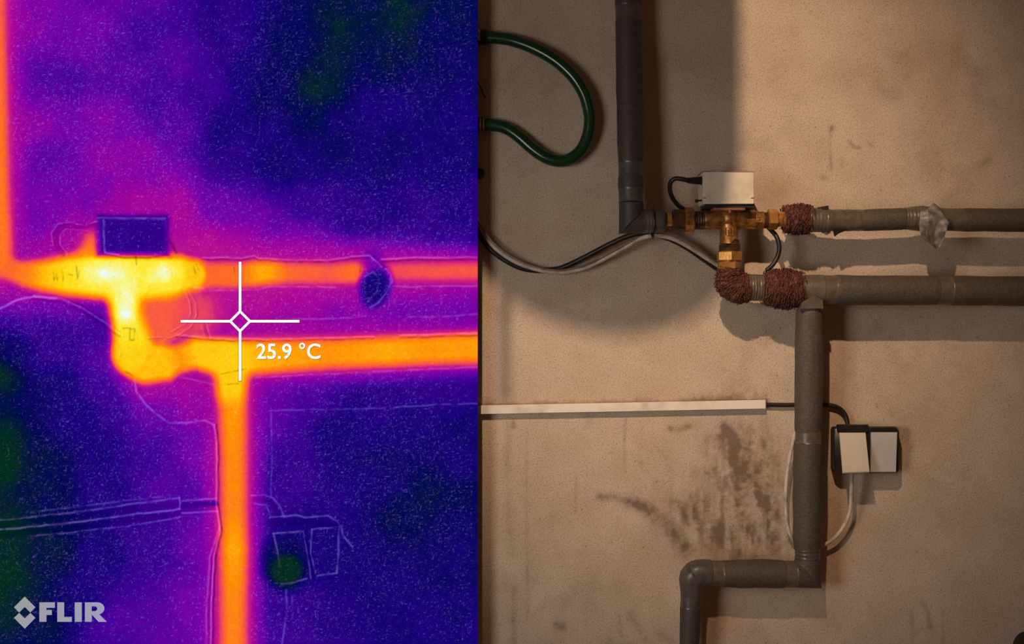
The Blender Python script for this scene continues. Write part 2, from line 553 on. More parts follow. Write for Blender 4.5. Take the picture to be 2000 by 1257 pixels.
# ------------------------------------------------------------------ thermal display panel
SH = 0.058                         # front of the glass, off the wall
def build_screen():
    root = thing('thermal_display', 'large flat display panel showing a false-colour thermal picture of pipes and valve', 'screen')
    step = 1.5
    gx = np.append(np.arange(-6, 933, step), 933.0)
    gy = np.append(np.arange(-6, 1263, step), 1263.0)
    X, Y = np.meshgrid(gx, gy)
    sh = X.shape
    ctrl = [(60,50,.40),(150,100,.36),(250,150,.33),(350,100,.29),(430,60,.20),(480,150,.15),(560,60,.10),(650,100,.06),(680,30,.04),(800,30,.03),
            (750,150,.08),(850,60,.09),(900,100,.09),(620,160,.04),(740,195,.17),(920,200,.13),(600,250,.09),(520,180,.09),(450,250,.18),(350,250,.30),
            (200,230,.38),(100,300,.33),(60,250,.42),(80,420,.37),(200,350,.40),(280,380,.44),(340,400,.44),(420,400,.38),(460,320,.20),(540,320,.12),
            (650,300,.12),(750,330,.12),(880,300,.14),(800,400,.20),(600,400,.24),(700,420,.20),(900,430,.18),(500,440,.34),(600,460,.34),(800,470,.25),
            (900,480,.22),(400,470,.46),(120,480,.44),(50,470,.40),(260,300,.40),(120,150,.28),(170,60,.37),(280,60,.30),(330,180,.30),(400,180,.24),
            (420,590,.52),(500,590,.47),(600,600,.42),(700,600,.41),(850,600,.38),(920,600,.37),(650,640,.37),(900,640,.32),
            (10,570,.42),(60,620,.28),(120,600,.32),(30,680,.10),(6,740,.00),(100,680,.22),(110,740,.13),(200,700,.30),(200,760,.28),(150,800,.17),(60,800,.11),
            (300,780,.38),(380,790,.44),(300,860,.28),(200,880,.17),(16,850,.01),(6,920,-.01),(80,900,.07),(400,900,.36),(330,950,.29),(200,960,.17),(100,980,.09),
            (8,1050,.00),(100,1060,.06),(200,1080,.17),(300,1060,.25),(400,1060,.35),(60,960,.04),(20,1180,.02),(10,1120,.00),(80,1230,.07),(150,1180,.15),(220,1230,.29),(300,1200,.31),
            (380,1180,.36),(400,1240,.36),(520,780,.36),(600,770,.29),(750,760,.22),(900,745,.21),(520,850,.31),(560,900,.22),(650,850,.16),(800,850,.15),(900,880,.14),
            (700,930,.15),(820,980,.08),(900,980,.11),(760,1100,.14),(880,1080,.13),(650,1200,.18),(560,1200,.22),(520,1120,.27),(520,1230,.28),(850,1220,.15),
            (760,1010,.10),(780,900,.11),(620,1020,.17),(900,820,.15),(700,800,.18)]
    num = np.zeros(sh)
    den = np.zeros(sh)
    for cx, cy, v in ctrl:
        w = 1.0 / ((X - cx) ** 2 + (Y - cy) ** 2 + 700.0) ** 1.7
        num += w * v
        den += w
    heat = num / den
    heat += (fbm(sh, 40, 3, 21) - 0.5) * 0.09 * np.where(Y < 480, 1.0, .8)

    def stroke(pts, mode='max'):
        nonlocal heat
        d, t = poly_dist(X, Y, pts)
        k = np.arange(len(pts))
        hw = np.interp(t, k, [p[2] for p in pts])
        so = np.interp(t, k, [p[3] for p in pts])
        v = np.interp(t, k, [p[4] for p in pts])
        w = 1 - sstep(hw - so, hw + so, d)
        new = heat + (v - heat) * w
        heat = np.maximum(heat, new) if mode == 'max' else new

    # wide warm haloes first, then the hot bodies
    stroke([(-8, -10, 40, 34, .50), (-8, 520, 46, 36, .52)])
    stroke([(60, 540, 60, 40, .45), (250, 500, 86, 60, .50), (400, 535, 80, 50, .50), (933, 530, 44, 26, .46)])
    stroke([(330, 612, 62, 14, .645), (372, 615, 52, 30, .60)])
    stroke([(300, 700, 82, 30, .46), (460, 690, 62, 30, .48), (933, 680, 52, 24, .44)])
    stroke([(455, 720, 52, 26, .48), (455, 1270, 52, 26, .48)])
    stroke([(-8, -10, 18, 16, .66), (-6, 200, 19, 16, .70), (-4, 400, 22, 16, .70), (0, 510, 24, 16, .70)])
    stroke([(0, 522, 16, 14, .66), (50, 535, 26, 14, .71), (85, 538, 30, 16, .82), (130, 538, 38, 18, .89), (190, 538, 44, 18, .915), (260, 540, 44, 18, .92), (330, 538, 40, 16, .92), (352, 536, 36, 14, .90), (376, 536, 30, 12, .84)])
    stroke([(172, 508, 24, 20, .78), (178, 468, 14, 18, .66)])
    stroke([(180, 533, 22, 22, .955), (205, 533, 18, 16, .985), (235, 537, 20, 18, .965)])
    stroke([(300, 540, 14, 14, .95), (320, 533, 16, 15, .985), (345, 532, 12, 12, .93)])
    stroke([(240, 545, 34, 18, .94), (246, 620, 30, 16, .93), (256, 660, 36, 16, .895), (262, 690, 40, 18, .86)])
    stroke([(246, 560, 16, 16, .965), (245, 614, 14, 14, .985)])
    stroke([(245, 613, 5, 6, 1.0), (247, 614, 5, 6, 1.0)])
    stroke([(198, 532, 5, 6, 1.0), (204, 532, 5, 6, 1.0)])
    stroke([(262, 690, 40, 14, .86), (285, 708, 40, 14, .83), (325, 706, 36, 14, .83), (350, 700, 24, 14, .77)])
    stroke([(345, 702, 22, 14, .74), (385, 690, 30, 14, .845), (430, 696, 36, 14, .84), (470, 698, 34, 16, .83), (560, 694, 31, 18, .785), (650, 690, 29, 18, .755), (755, 686, 29, 18, .79), (830, 683, 29, 18, .765), (940, 679, 30, 17, .77)])
    stroke([(452, 705, 34, 16, .855), (452, 765, 29, 17, .85), (455, 800, 25, 18, .765), (456, 900, 24, 19, .742), (456, 1000, 24, 19, .735), (457, 1070, 25, 18, .785), (456, 1160, 24, 19, .74), (456, 1275, 24, 19, .72)])
    stroke([(400, 537, 24, 12, .67), (470, 537, 24, 12, .69), (505, 533, 23, 14, .79), (530, 532, 22, 14, .78), (560, 533, 20, 14, .68), (640, 534, 20, 14, .645), (690, 532, 20, 14, .69), (722, 530, 19, 14, .60), (765, 530, 18, 14, .61), (850, 530, 18, 15, .635), (940, 530, 18, 15, .64)])
    # cool bodies in front of the hot ones
    def cool(w, v):
        nonlocal heat
        heat = heat + (v - heat) * w
    bxd = np.maximum(np.abs(X - 260) - 54, np.abs(Y - 459) - 24)
    cool(1 - sstep(0, 26, bxd), .20 + .03 * fbm(sh, 12, 2, 5))
    cool(1 - sstep(.5, 1.38, np.hypot((X - 733 + (Y - 560) * .12) / 31, (Y - 560) / 42)), .16)
    cool(.8 * (1 - sstep(.3, 1.4, np.hypot((X - 730) / 24, (Y - 505) / 26))), .36)
    cool((1 - sstep(.55, 1.25, np.hypot((X - 560) / 52, (Y - 1100) / 60))), .04)
    cool(.6 * (1 - sstep(.8, 1.2, np.hypot((X - 600) / 85, (Y - 1075) / 75))), .15)
    cool((1 - sstep(.45, 1.1, np.hypot((X - 560) / 40, (Y - 1112) / 40))), .0)
    cool(.8 * (1 - sstep(3, 7, poly_dist(X, Y, [(355, 986), (420, 982)])[0])), .27)
    heat += (fbm(sh, 5, 2, 31) - .5) * .028

    # relief lines that the camera overlays on its picture: + lighter, - darker
    edge = np.zeros(sh)
    jx = (fbm(sh, 14, 2, 41) - .5) * 5
    brk = fbm(sh, 9, 2, 42)
    def line(pts, a, w=1.5, dotted=.5):
        xs = [p[0] for p in pts]
        ys = [p[1] for p in pts]
        i0, i1 = np.searchsorted(gx, [min(xs) - 8, max(xs) + 8])
        j0, j1 = np.searchsorted(gy, [min(ys) - 8, max(ys) + 8])
        s = (slice(j0, j1), slice(i0, i1))
        d, t = poly_dist(X[s] + jx[s] * .5, Y[s] + jx[s] * .5, pts)
        k = (1 - dotted) + dotted * sstep(.3, .6, brk[s]) * 1.4
        edge[s] += a * np.exp(-(d / w) ** 2) * k
    def both(pts, a, off=(0, 4), w=1.6, dotted=.45):
        line(pts, a, w, dotted)
        line([(x + off[0], y + off[1]) for x, y in pts], -a, w, dotted)
    both([(190, 425), (327, 424)], .35, (0, -3))
    line([(192, 420), (326, 422), (329, 432), (326, 490)], -.45, 2)
    line([(203, 430), (204, 494), (232, 497)], .7, 1.6, .7)
    line([(206, 427), (322, 427)], .4, 1.5, .7)
    line([(200, 494), (240, 503), (290, 503), (327, 497)], -.55, 2)
    line([(332, 470), (345, 494)], -.6, 2.5)
    both([(190, 432), (165, 441), (135, 433), (112, 438), (101, 455), (105, 480), (122, 498)], .35, (3, 3))
    both([(188, 451), (150, 446), (126, 444), (113, 457), (115, 478), (128, 496)], -.4, (3, 1))
    line([(188, 440), (150, 442), (124, 438), (108, 455), (110, 480), (124, 497)], -.28, 4, .2)
    both([(373, 570), (384, 590), (386, 615), (375, 640), (352, 655), (325, 662)], -.45, (-3, 0))
    both([(366, 572), (374, 592), (375, 612), (364, 634), (340, 648)], -.4, (-3, -1))
    both([(398, 630), (407, 660)], -.35, (4, 0))
    both([(394, 634), (399, 660)], .2, (3, 0))
    line([(0, 602), (35, 585), (66, 579), (110, 582)], .8, 2, .6)
    both([(66, 578), (120, 583), (160, 600), (200, 626), (237, 652)], .45, (-2, 6), 2)
    line([(130, 584), (165, 600), (198, 622)], -.4, 2)
    both([(395, 502), (470, 504), (495, 498), (505, 504), (560, 507), (640, 508), (690, 501), (724, 499)], .5, (0, 4))
    both([(745, 506), (800, 503), (933, 502)], .6, (0, 5))
    line([(400, 568), (460, 566), (500, 566), (530, 559), (600, 560), (655, 560)], .4, 1.6, .6)
    line([(770, 560), (933, 558)], .35, 1.6, .6)
    both([(345, 654), (430, 661), (520, 662), (640, 659), (730, 657)], .55, (0, 4))
    both([(782, 655), (860, 652), (933, 650)], .6, (0, 5))
    line([(500, 737), (600, 731), (720, 726), (800, 722), (933, 716)], .35, 1.6, .6)
    line([(540, 622), (620, 623), (690, 620), (715, 617)], .3, 1.6, .7)
    line([(790, 625), (795, 618), (860, 619), (933, 613)], .3, 1.6, .7)
    both([(419, 830), (423, 870), (423, 985), (430, 1035), (418, 1085), (414, 1140), (412, 1262)], .8, (4, 0), 1.8, .3)
    both([(428, 1030), (410, 1090), (404, 1170), (403, 1262)], .4, (5, 0), 1.8, .5)
    line([(263, 742), (267, 765), (285, 790), (303, 806), (330, 826), (360, 825), (400, 820), (419, 830)], .55, 1.7, .6)
    line([(0, 1015), (120, 1003), (230, 988), (350, 971)], .5, 1.7, .6)
    line([(0, 1034), (150, 1019), (260, 1004), (350, 994)], .75, 1.7, .5)
    line([(350, 971), (352, 995)], .7, 1.6, .4)
    line([(0, 1025), (350, 983)], -.22, 5, .2)
    line([(0, 1043), (150, 1030), (352, 1002)], -.30, 5, .2)
    line([(60, 1047), (250, 1027), (352, 1010)], .4, 1.6, .7)
    line([(60, 1000), (200, 983), (340, 966)], .3, 1.6, .8)
    line([(356, 977), (425, 973)], .6, 1.5, .4)
    line([(356, 1002), (425, 998)], .6, 1.5, .4)
    line([(356, 990), (425, 985)], -.35, 5, .2)
    line([(490, 967), (515, 966), (533, 972), (546, 987), (554, 1007)], .45, 1.6, .5)
    line([(500, 975), (524, 977), (536, 988), (544, 1008)], -.35, 4, .2)
    line([(498, 984), (520, 986), (530, 1008)], .3, 1.5, .6)
    line([(527, 1010), (553, 1007), (580, 1006), (598, 1011), (640, 1006), (658, 1017), (667, 1030), (670, 1045), (688, 1067)], .65, 1.6, .4)
    line([(530, 1020), (600, 1020), (660, 1025)], -.28, 6, .2)
    for lid in ([(534, 1041), (592, 1037), (600, 1080), (608, 1130)], [(534, 1041), (542, 1075), (546, 1105)], [(550, 1140), (575, 1137), (600, 1130)],
                [(609, 1033), (606, 1080), (616, 1118)], [(609, 1033), (662, 1028), (661, 1080), (658, 1118)], [(620, 1124), (658, 1118)]):
        line(lid, .6, 1.6, .6)
    line([(595, 1040), (612, 1130)], -.3, 4, .3)
    line([(527, 801), (600, 800), (680, 799), (780, 795), (850, 790), (933, 787)], .33, 1.5, .8)
    line([(529, 801), (531, 900), (529, 968)], .3, 1.4, .8)
    line([(558, 1150), (562, 1190), (556, 1225), (549, 1262)], .45, 1.6, .7)
    line([(570, 1160), (572, 1210)], .25, 1.4, .8)
    line([(719, 492), (731, 500), (742, 515), (752, 521)], -.5, 2.5)
    line([(722, 500), (740, 514), (746, 521)], .8, 1.6, .3)
    line([(752, 523), (763, 535), (764, 555), (752, 575), (740, 590), (722, 600)], .5, 1.6, .5)
    line([(712, 540), (728, 530), (742, 545), (736, 570), (718, 588)], .4, 1.5, .6)
    line([(704, 520), (703, 530)], -.6, 2)
    for q in ([(105, 532), (106, 547), (110, 533), (112, 546)], [(121, 530), (123, 546)], [(149, 520), (152, 545), (155, 528)], [(133, 535), (142, 538)],
              [(254, 642), (254, 664), (262, 665), (263, 642), (254, 642)], [(265, 500), (267, 516)], [(378, 520), (381, 533)], [(387, 526), (383, 516)],
              [(240, 641), (254, 641)], [(223, 640), (236, 650), (234, 655)], [(446, 680), (448, 700)], [(457, 522), (459, 534)], [(445, 750), (465, 749)],
              [(246, 725), (262, 735)], [(430, 730), (455, 725), (480, 720)]):
        line(q, -.55, 1.4, .5)
    line([(380, 561), (397, 563)], .5, 2, .3)
    line([(236, 690), (234, 705)], -.4, 1.6)
    line([(447, 682), (448, 702)], .4, 2, .3)
    both([(290, 659), (325, 657)], .25, (0, 3))
    line([(330, 732), (420, 750)], .22, 1.5, .7)

    # short dashes of sensor noise
    den_n = sstep(.25, .7, fbm(sh, 90, 2, 51))
    H, W = sh
    for k in range(62000):
        j = int(rng.integers(2, H - 8))
        i = int(rng.integers(2, W - 8))
        t = heat[j, i]
        if t < .5:
            if rng.random() > .30 + .7 * den_n[j, i]:
                continue
            a = .05 + .46 * float(rng.random()) ** 3
            if t < .05:
                a *= .6
        else:
            if rng.random() > .35:
                continue
            a = (-.22 if rng.random() < .65 else .2) * float(rng.random())
        L = int(rng.integers(1, 4))
        if rng.random() < .5:
            edge[j, i:i + L] += a
        else:
            edge[j:j + L, i] += a
    edge += rng.normal(0, .035, sh)
    edge = np.clip(edge, -1, 1)
    heat = np.clip(heat, 0, 1)

    # the picture's material
    m = bpy.data.materials.new('thermal_screen_picture')
    m.use_nodes = True
    nt = m.node_tree
    nt.nodes.clear()
    out = nt.nodes.new('ShaderNodeOutputMaterial')
    em = nt.nodes.new('ShaderNodeEmission')
    ah = nt.nodes.new('ShaderNodeAttribute')
    ah.attribute_name = 'warmth'
    ae = nt.nodes.new('ShaderNodeAttribute')
    ae.attribute_name = 'edge'
    rp = nt.nodes.new('ShaderNodeValToRGB')
    stops = [(0.0, (0, 44, 28)), (.05, (0, 22, 55)), (.09, (0, 8, 82)), (.17, (26, 0, 122)), (.28, (66, 0, 150)), (.38, (118, 0, 166)), (.47, (166, 4, 152)), (.55, (204, 28, 124)),
             (.62, (242, 76, 78)), (.68, (255, 106, 34)), (.75, (255, 140, 2)), (.82, (255, 184, 4)), (.885, (255, 218, 18)), (.93, (254, 236, 62)), (.965, (246, 246, 150)), (1.0, (236, 252, 255))]
    els = rp.color_ramp.elements
    while len(els) < len(stops):
        els.new(.5)
    for e, (p, c) in zip(els, stops):
        e.position = p
        e.color = (*srgb(*c), 1)
    link(nt, ah.outputs['Fac'], rp.inputs['Fac'])
    pos = nt.nodes.new('ShaderNodeMath'); pos.operation = 'MAXIMUM'; pos.inputs[1].default_value = 0
    link(nt, ae.outputs['Fac'], pos.inputs[0])
    pm = nt.nodes.new('ShaderNodeMath'); pm.operation = 'MULTIPLY'; pm.inputs[1].default_value = .85
    link(nt, pos.outputs[0], pm.inputs[0])
    mx = nt.nodes.new('ShaderNodeMix'); mx.data_type = 'RGBA'
    link(nt, pm.outputs[0], mx.inputs[0])
    link(nt, rp.outputs['Color'], mx.inputs[6])
    # lighter lines keep the hue of what lies under them
    sc = nt.nodes.new('ShaderNodeVectorMath'); sc.operation = 'MULTIPLY_ADD'
    link(nt, rp.outputs['Color'], sc.inputs[0])
    sc.inputs[1].default_value = (1.5, 1.5, 1.5)
    sc.inputs[2].default_value = (.13, .09, .27)
    link(nt, sc.outputs[0], mx.inputs[7])
    neg = nt.nodes.new('ShaderNodeMath'); neg.operation = 'MINIMUM'; neg.inputs[1].default_value = 0
    link(nt, ae.outputs['Fac'], neg.inputs[0])
    nm = nt.nodes.new('ShaderNodeMath'); nm.operation = 'MULTIPLY_ADD'; nm.inputs[1].default_value = .72; nm.inputs[2].default_value = 1.0
    link(nt, neg.outputs[0], nm.inputs[0])
    vm = nt.nodes.new('ShaderNodeVectorMath'); vm.operation = 'SCALE'
    link(nt, mx.outputs[2], vm.inputs[0])
    link(nt, nm.outputs[0], vm.inputs['Scale'])
    link(nt, vm.outputs[0], em.inputs['Color'])
    link(nt, em.outputs[0], out.inputs['Surface'])

    # faces split into the regions of the picture
    cx = (X[:-1, :-1] + X[1:, 1:]) / 2
    cy = (Y[:-1, :-1] + Y[1:, 1:]) / 2
    reg = np.zeros(cx.shape, int)
    names = [('picture_background', 'blue and violet cool wall in the thermal picture')]
    def region(mask, name, label):
        names.append((name, label))
        reg[mask] = len(names) - 1
    region(in_poly(cx, cy, [(-10, -10), (24, -10), (30, 300), (28, 505), (60, 512), (60, 560), (-10, 545)]), 'pictured_riser_pipe', 'orange hot riser pipe in the thermal picture')
    region(in_poly(cx, cy, [(60, 512), (150, 505), (203, 497), (330, 499), (400, 502), (400, 568), (292, 572), (288, 655), (215, 655), (213, 580), (60, 566)]), 'pictured_valve', 'yellow and white hottest valve body in the thermal picture')
    region(in_poly(cx, cy, [(192, 423), (327, 423), (327, 498), (203, 498), (192, 480)]), 'pictured_actuator', 'dark blue cool actuator box in the thermal picture')
    region(in_poly(cx, cy, [(400, 502), (480, 500), (640, 508), (724, 500), (940, 503), (940, 559), (640, 561), (530, 560), (400, 568)]), 'pictured_supply_pipe', 'orange upper pipe in the thermal picture')
    region(in_poly(cx, cy, [(215, 655), (288, 655), (345, 655), (480, 662), (730, 658), (940, 650), (940, 716), (700, 727), (490, 738), (420, 738), (345, 735), (310, 745), (260, 738), (228, 705)]), 'pictured_return_pipe', 'yellow orange lower pipe and elbow in the thermal picture')
    region(in_poly(cx, cy, [(424, 738), (490, 738), (486, 1270), (424, 1270)]), 'pictured_drop_pipe', 'orange vertical pipe in the thermal picture')
    region(in_poly(cx, cy, [(718, 492), (735, 497), (765, 530), (764, 560), (745, 600), (715, 600), (702, 565), (708, 535)]), 'pictured_tape_flap', 'dark cool tape flap in the thermal picture')
    region(in_poly(cx, cy, [(-10, 1015), (352, 970), (353, 996), (-10, 1037)]), 'pictured_trunking', 'faint outlined cable trunking in the thermal picture')
    region(poly_dist(cx, cy, [(190, 442), (150, 442), (124, 439), (108, 455), (111, 480), (125, 497)])[0] < 7, 'pictured_actuator_cable', 'looped cable of the actuator in the thermal picture')
    region(poly_dist(cx, cy, [(370, 571), (379, 592), (380, 614), (369, 637), (346, 652), (325, 660)])[0] < 6, 'pictured_cable_bow', 'bowed cable beside the valve in the thermal picture')
    region((poly_dist(cx, cy, [(-5, 604), (35, 587), (66, 582), (120, 586), (160, 604), (200, 631), (215, 642)])[0] < 5), 'pictured_wall_cable', 'curved cable under the valve in the thermal picture')
    region(in_poly(cx, cy, [(520, 1012), (598, 1008), (640, 1006), (668, 1030), (672, 1122), (600, 1142), (530, 1142)]), 'pictured_socket_box', 'socket box in the thermal picture')
    region(in_poly(cx, cy, [(534, 1041), (592, 1037), (608, 1130), (551, 1140)]), 'pictured_plug_lid', 'green black coldest lid in the thermal picture')
    region(in_poly(cx, cy, [(609, 1033), (662, 1028), (658, 1118), (620, 1124)]), 'pictured_closed_lid', 'blue closed lid in the thermal picture')
    k = (CAM_D - SH) / CAM_D
    V = np.stack([(X - 1000) / 1000 * k, np.full(sh, -SH), (628.5 - Y) / 1000 * k], -1).reshape(-1, 3)
    idx = np.arange(H * W).reshape(H, W)
    F = np.stack([idx[1:, :-1], idx[1:, 1:], idx[:-1, 1:], idx[:-1, :-1]], -1)
    hf, ef = heat.ravel(), edge.ravel()
    for r, (name, label) in enumerate(names):
        f = F[reg == r]
        if len(f) == 0:
            continue
        u, inv = np.unique(f, return_inverse=True)
        me = grid_mesh(name, V[u], inv.reshape(-1, 4), {'warmth': hf[u], 'edge': ef[u]})
        me.materials.append(m)
        o = bpy.data.objects.new(name, me)
        col.objects.link(o)
        o.parent = root
        o['label'] = label

    # casing behind the glass, with a narrow rim on the sides the picture does not share with the wall view
    mb = MB()
    a = P(-14, 1271, SH)
    b = P(933, -14, SH)
    mb.box(((a.x + b.x) / 2, -(SH - .0035), (a.z + b.z) / 2), (b.x - a.x, .006, b.z - a.z))
    mb.build('case', 'case', root, smooth=False)
    for x, z in ((a.x + .1, a.z + .1), (a.x + .1, b.z - .1), (b.x - .35, a.z + .1), (b.x - .35, b.z - .1)):
        s = MB()
        s.tube([(x, 0, z), (x, -(SH - .006), z)], .015, 16)
        s.build('wall_spacer', 'steel', root)

    # overlay marks of the display
    def flat(name, polys, material, lift, label=None, parent=root):
        vs, fs = [], []
        for poly in polys:
            base = len(vs)
            for (x, y) in poly:
                q = P(x, y, SH)
                vs.append((q.x, -(SH + lift), q.z))
            fs.append(tuple(range(base, base + len(poly))))
        me = bpy.data.meshes.new(name)
        me.from_pydata(vs, [], fs)
        me.materials.append(material)
        o = bpy.data.objects.new(name, me)
        col.objects.link(o)
        o.parent = parent
        if label:
            o['label'] = label
        return o

    def glow(name, c, alpha=1.0):
        mm = bpy.data.materials.new(name)
        mm.use_nodes = True
        t = mm.node_tree
        t.nodes.clear()
        o = t.nodes.new('ShaderNodeOutputMaterial')
        e = t.nodes.new('ShaderNodeEmission')
        e.inputs[0].default_value = (*c, 1)
        if alpha < 1:
            tr = t.nodes.new('ShaderNodeBsdfTransparent')
            mi = t.nodes.new('ShaderNodeMixShader')
            mi.inputs[0].default_value = alpha
            t.links.new(tr.outputs[0], mi.inputs[1])
            t.links.new(e.outputs[0], mi.inputs[2])
            t.links.new(mi.outputs[0], o.inputs[0])
        else:
            t.links.new(e.outputs[0], o.inputs[0])
        return mm
    white = glow('screen_white', (1, 1, 1))
    shade = glow('screen_mark_outline', srgb(60, 30, 30), .40)
    veil = glow('screen_logo_white', (1, 1, 1), .33)
    def rect(x0, y0, x1, y1):
        return [(x0, y1), (x1, y1), (x1, y0), (x0, y0)]
    X0, Y0 = 469, 627
    cross = [rect(X0 - 2.5, 511, X0 + 2.5, 608), rect(X0 - 2.5, 646, X0 + 2.5, 743), rect(353, Y0 - 2.5, 450, Y0 + 2.5), rect(488, Y0 - 2.5, 585, Y0 + 2.5)]
    R, r = 22.5, 16.0
    oct_o = [(X0, Y0 - R), (X0 + R, Y0), (X0, Y0 + R), (X0 - R, Y0)]
    oct_i = [(X0, Y0 - r), (X0 + r, Y0), (X0, Y0 + r), (X0 - r, Y0)]
    for i in range(4):
        j = (i + 1) % 4
        cross.append([oct_o[i], oct_i[i], oct_i[j], oct_o[j]])
    flat('target_crosshair', cross, white, .0006, 'white crosshair with a small diamond at its centre')
    sh_polys = [rect(X0 - 4, 510, X0 + 4, 608), rect(X0 - 4, 646, X0 + 4, 745), rect(352, Y0 - 4, 450, Y0 + 4), rect(488, Y0 - 4, 587, Y0 + 4)]
    flat('crosshair_outline', sh_polys, shade, .0003)

    # temperature reading
    cu = bpy.data.curves.new('reading', 'FONT')
    cu.body = '25.9 \u00b0C'
    cu.size = 1.0
    cu.offset = 0.012
    cu.resolution_u = 6
    to = bpy.data.objects.new('reading_source', cu)
    col.objects.link(to)
    dg = bpy.context.evaluated_depsgraph_get()
    me0 = bpy.data.meshes.new_from_object(to.evaluated_get(dg))
    co = np.array([v.co[:] for v in me0.vertices])
    fs = [tuple(p.vertices) for p in me0.polygons]
    bpy.data.objects.remove(to)
    mn, mxx = co.min(0), co.max(0)
    tx = 501 + (co[:, 0] - mn[0]) / (mxx[0] - mn[0]) * (626 - 501)
    ty = 701 - (co[:, 1] - mn[1]) / (mxx[1] - mn[1]) * (701 - 669)
    def text_mesh(name, material, dx, dy, lift, label=None):
        vs = []
        for x, y in zip(tx, ty):
            q = P(x + dx, y + dy, SH)
            vs.append((q.x, -(SH + lift), q.z))
        me = bpy.data.meshes.new(name)
        me.from_pydata(vs, [], fs)
        me.materials.append(material)
        o = bpy.data.objects.new(name, me)
        col.objects.link(o)
        o.parent = root
        if label:
            o['label'] = label
    text_mesh('temperature_reading', white, 0, 0, .0006, 'white reading 25.9 degrees C')
    text_mesh('reading_shadow', shade, 1.2, 1.6, .0003)

    # maker's mark: two chevrons and four letters
    def L(x, y):                                  # pixels of an enlarged view of the mark
        return (10 + x * .11, 1150 + y * .11)
    chev = [[L(160, 320), L(250, 412), L(350, 315), L(350, 130)], [L(350, 130), L(350, 315), L(452, 412), L(540, 320)],
            [L(160, 508), L(350, 700), L(350, 515), L(250, 420)], [L(350, 515), L(350, 700), L(540, 508), L(452, 420)]]
    flat('logo_chevrons', chev, veil, .0006, 'pale translucent split diamond emblem')
    def rc(x0, y0, x1, y1):
        return [L(x0, y1), L(x1, y1), L(x1, y0), L(x0, y0)]
    let = [rc(610, 232, 736, 578), rc(736, 232, 886, 330), rc(736, 366, 832, 456), rc(928, 232, 1050, 578), rc(1050, 490, 1188, 578), rc(1238, 232, 1364, 578), rc(1418, 232, 1540, 578)]
    arc_o, arc_i = [], []
    for kk in range(13):
        an = math.radians(-90 + 180 * kk / 12)
        arc_o.append((1640 + 125 * math.cos(an), 340 + 108 * math.sin(an)))
        arc_i.append((1585 + 52 * math.cos(an), 345 + 43 * math.sin(an)))
    let.append([L(1540, 232), L(1540, 302), L(*arc_i[0]), L(*arc_o[0])])
    for kk in range(12):
        let.append([L(*arc_o[kk]), L(*arc_i[kk]), L(*arc_i[kk + 1]), L(*arc_o[kk + 1])])
    let.append([L(1540, 388), L(1540, 448), L(*arc_o[12]), L(*arc_i[12])])
    let.append([L(1540, 448), L(1660, 578), L(1808, 578), L(1668, 440), L(1640, 448)])
    flat('logo_letters', let, veil, .0006, 'pale translucent bold capital letters')
    return root

build_screen()

# ------------------------------------------------------------------ insulated pipes
HP = 0.079                        # axis of the pipes off the wall

def px_sleeve(parent, name, material, a, b, prof, ha=None, hb=None, n0=None, n1=None, nz=0.0012, wr=None, rings=24, label=None, seg=32):
    ha = HP if ha is None else ha
    hb = ha if hb is None else hb
    mb = MB()
    A, B = P(*a, ha), P(*b, hb)
    mb.sleeve(A, B, [(s, S(r, (ha + hb) / 2)) for s, r in prof], n0, n1, nz=nz, wr=wr, rings=rings, seg=seg)
    o = mb.build(name, material, parent)
    if label:
        o['label'] = label
    return o

def clip(parent, px, py, h=None):
    h = HP if h is None else h
    mb = MB()
    q = P(px, py, h)
    mb.tube([(q.x, 0, q.z), (q.x, -.004, q.z), (q.x, -.0045, q.z), (q.x, -h + .006, q.z)], [.014, .014, .005, .005], 12)
    mb.build('wall_bracket', 'bronze', parent)

def seam(parent, pts, r=0.7, material='tape_dark', name='seam'):
    cable(pts, r, 6, 4).build(name, material, parent)

# --- riser with its elbow
riser = thing('riser_pipe', 'foam-lagged riser pipe toned dark for shade with mitred elbow left of the valve', 'pipe')
def rx(y):
    return 1227 + 6 * y / 430
def hr(y):
    return .048 + .031 * min(max(y, -60) / 396, 1)
px_sleeve(riser, 'foam_sleeve', 'foam_shaded', (1220, -600), (rx(12), 12), [(0, 26), (1, 26)], ha=hr(-60), hb=hr(12))
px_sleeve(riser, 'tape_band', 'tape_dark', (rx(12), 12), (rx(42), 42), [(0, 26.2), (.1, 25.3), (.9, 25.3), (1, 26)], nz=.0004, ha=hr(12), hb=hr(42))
px_sleeve(riser, 'foam_sleeve', 'foam_shaded', (rx(42), 42), (rx(318), 318), [(0, 26), (.5, 26), (.95, 24.7), (1, 24)], rings=40, ha=hr(42), hb=hr(318))
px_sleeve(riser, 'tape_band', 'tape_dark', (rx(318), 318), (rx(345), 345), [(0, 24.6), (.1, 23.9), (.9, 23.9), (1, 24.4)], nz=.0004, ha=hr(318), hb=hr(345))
px_sleeve(riser, 'foam_sleeve', 'foam_shaded', (rx(345), 345), (rx(369), 369), [(0, 24), (.5, 24.4), (1, 24)], ha=hr(345), hb=hr(369))
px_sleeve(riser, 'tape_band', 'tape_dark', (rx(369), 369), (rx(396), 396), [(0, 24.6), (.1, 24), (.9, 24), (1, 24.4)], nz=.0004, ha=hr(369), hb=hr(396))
px_sleeve(riser, 'foam_elbow', 'foam_shaded', (1233, 396), (1233, 432), [(0, 24.2), (1, 24.2)], n1=(1, 0, -1), nz=.0006)
px_sleeve(riser, 'foam_elbow', 'foam_shaded', (1233, 432), (1257, 432), [(0, 24.2), (1, 23.5)], n0=(1, 0, -1), nz=.0006)
px_sleeve(riser, 'tape_band', 'tape', (1257, 432), (1275, 432), [(0, 24), (.1, 23.2), (1, 23)], nz=.0004, wr=(.0004, 3))
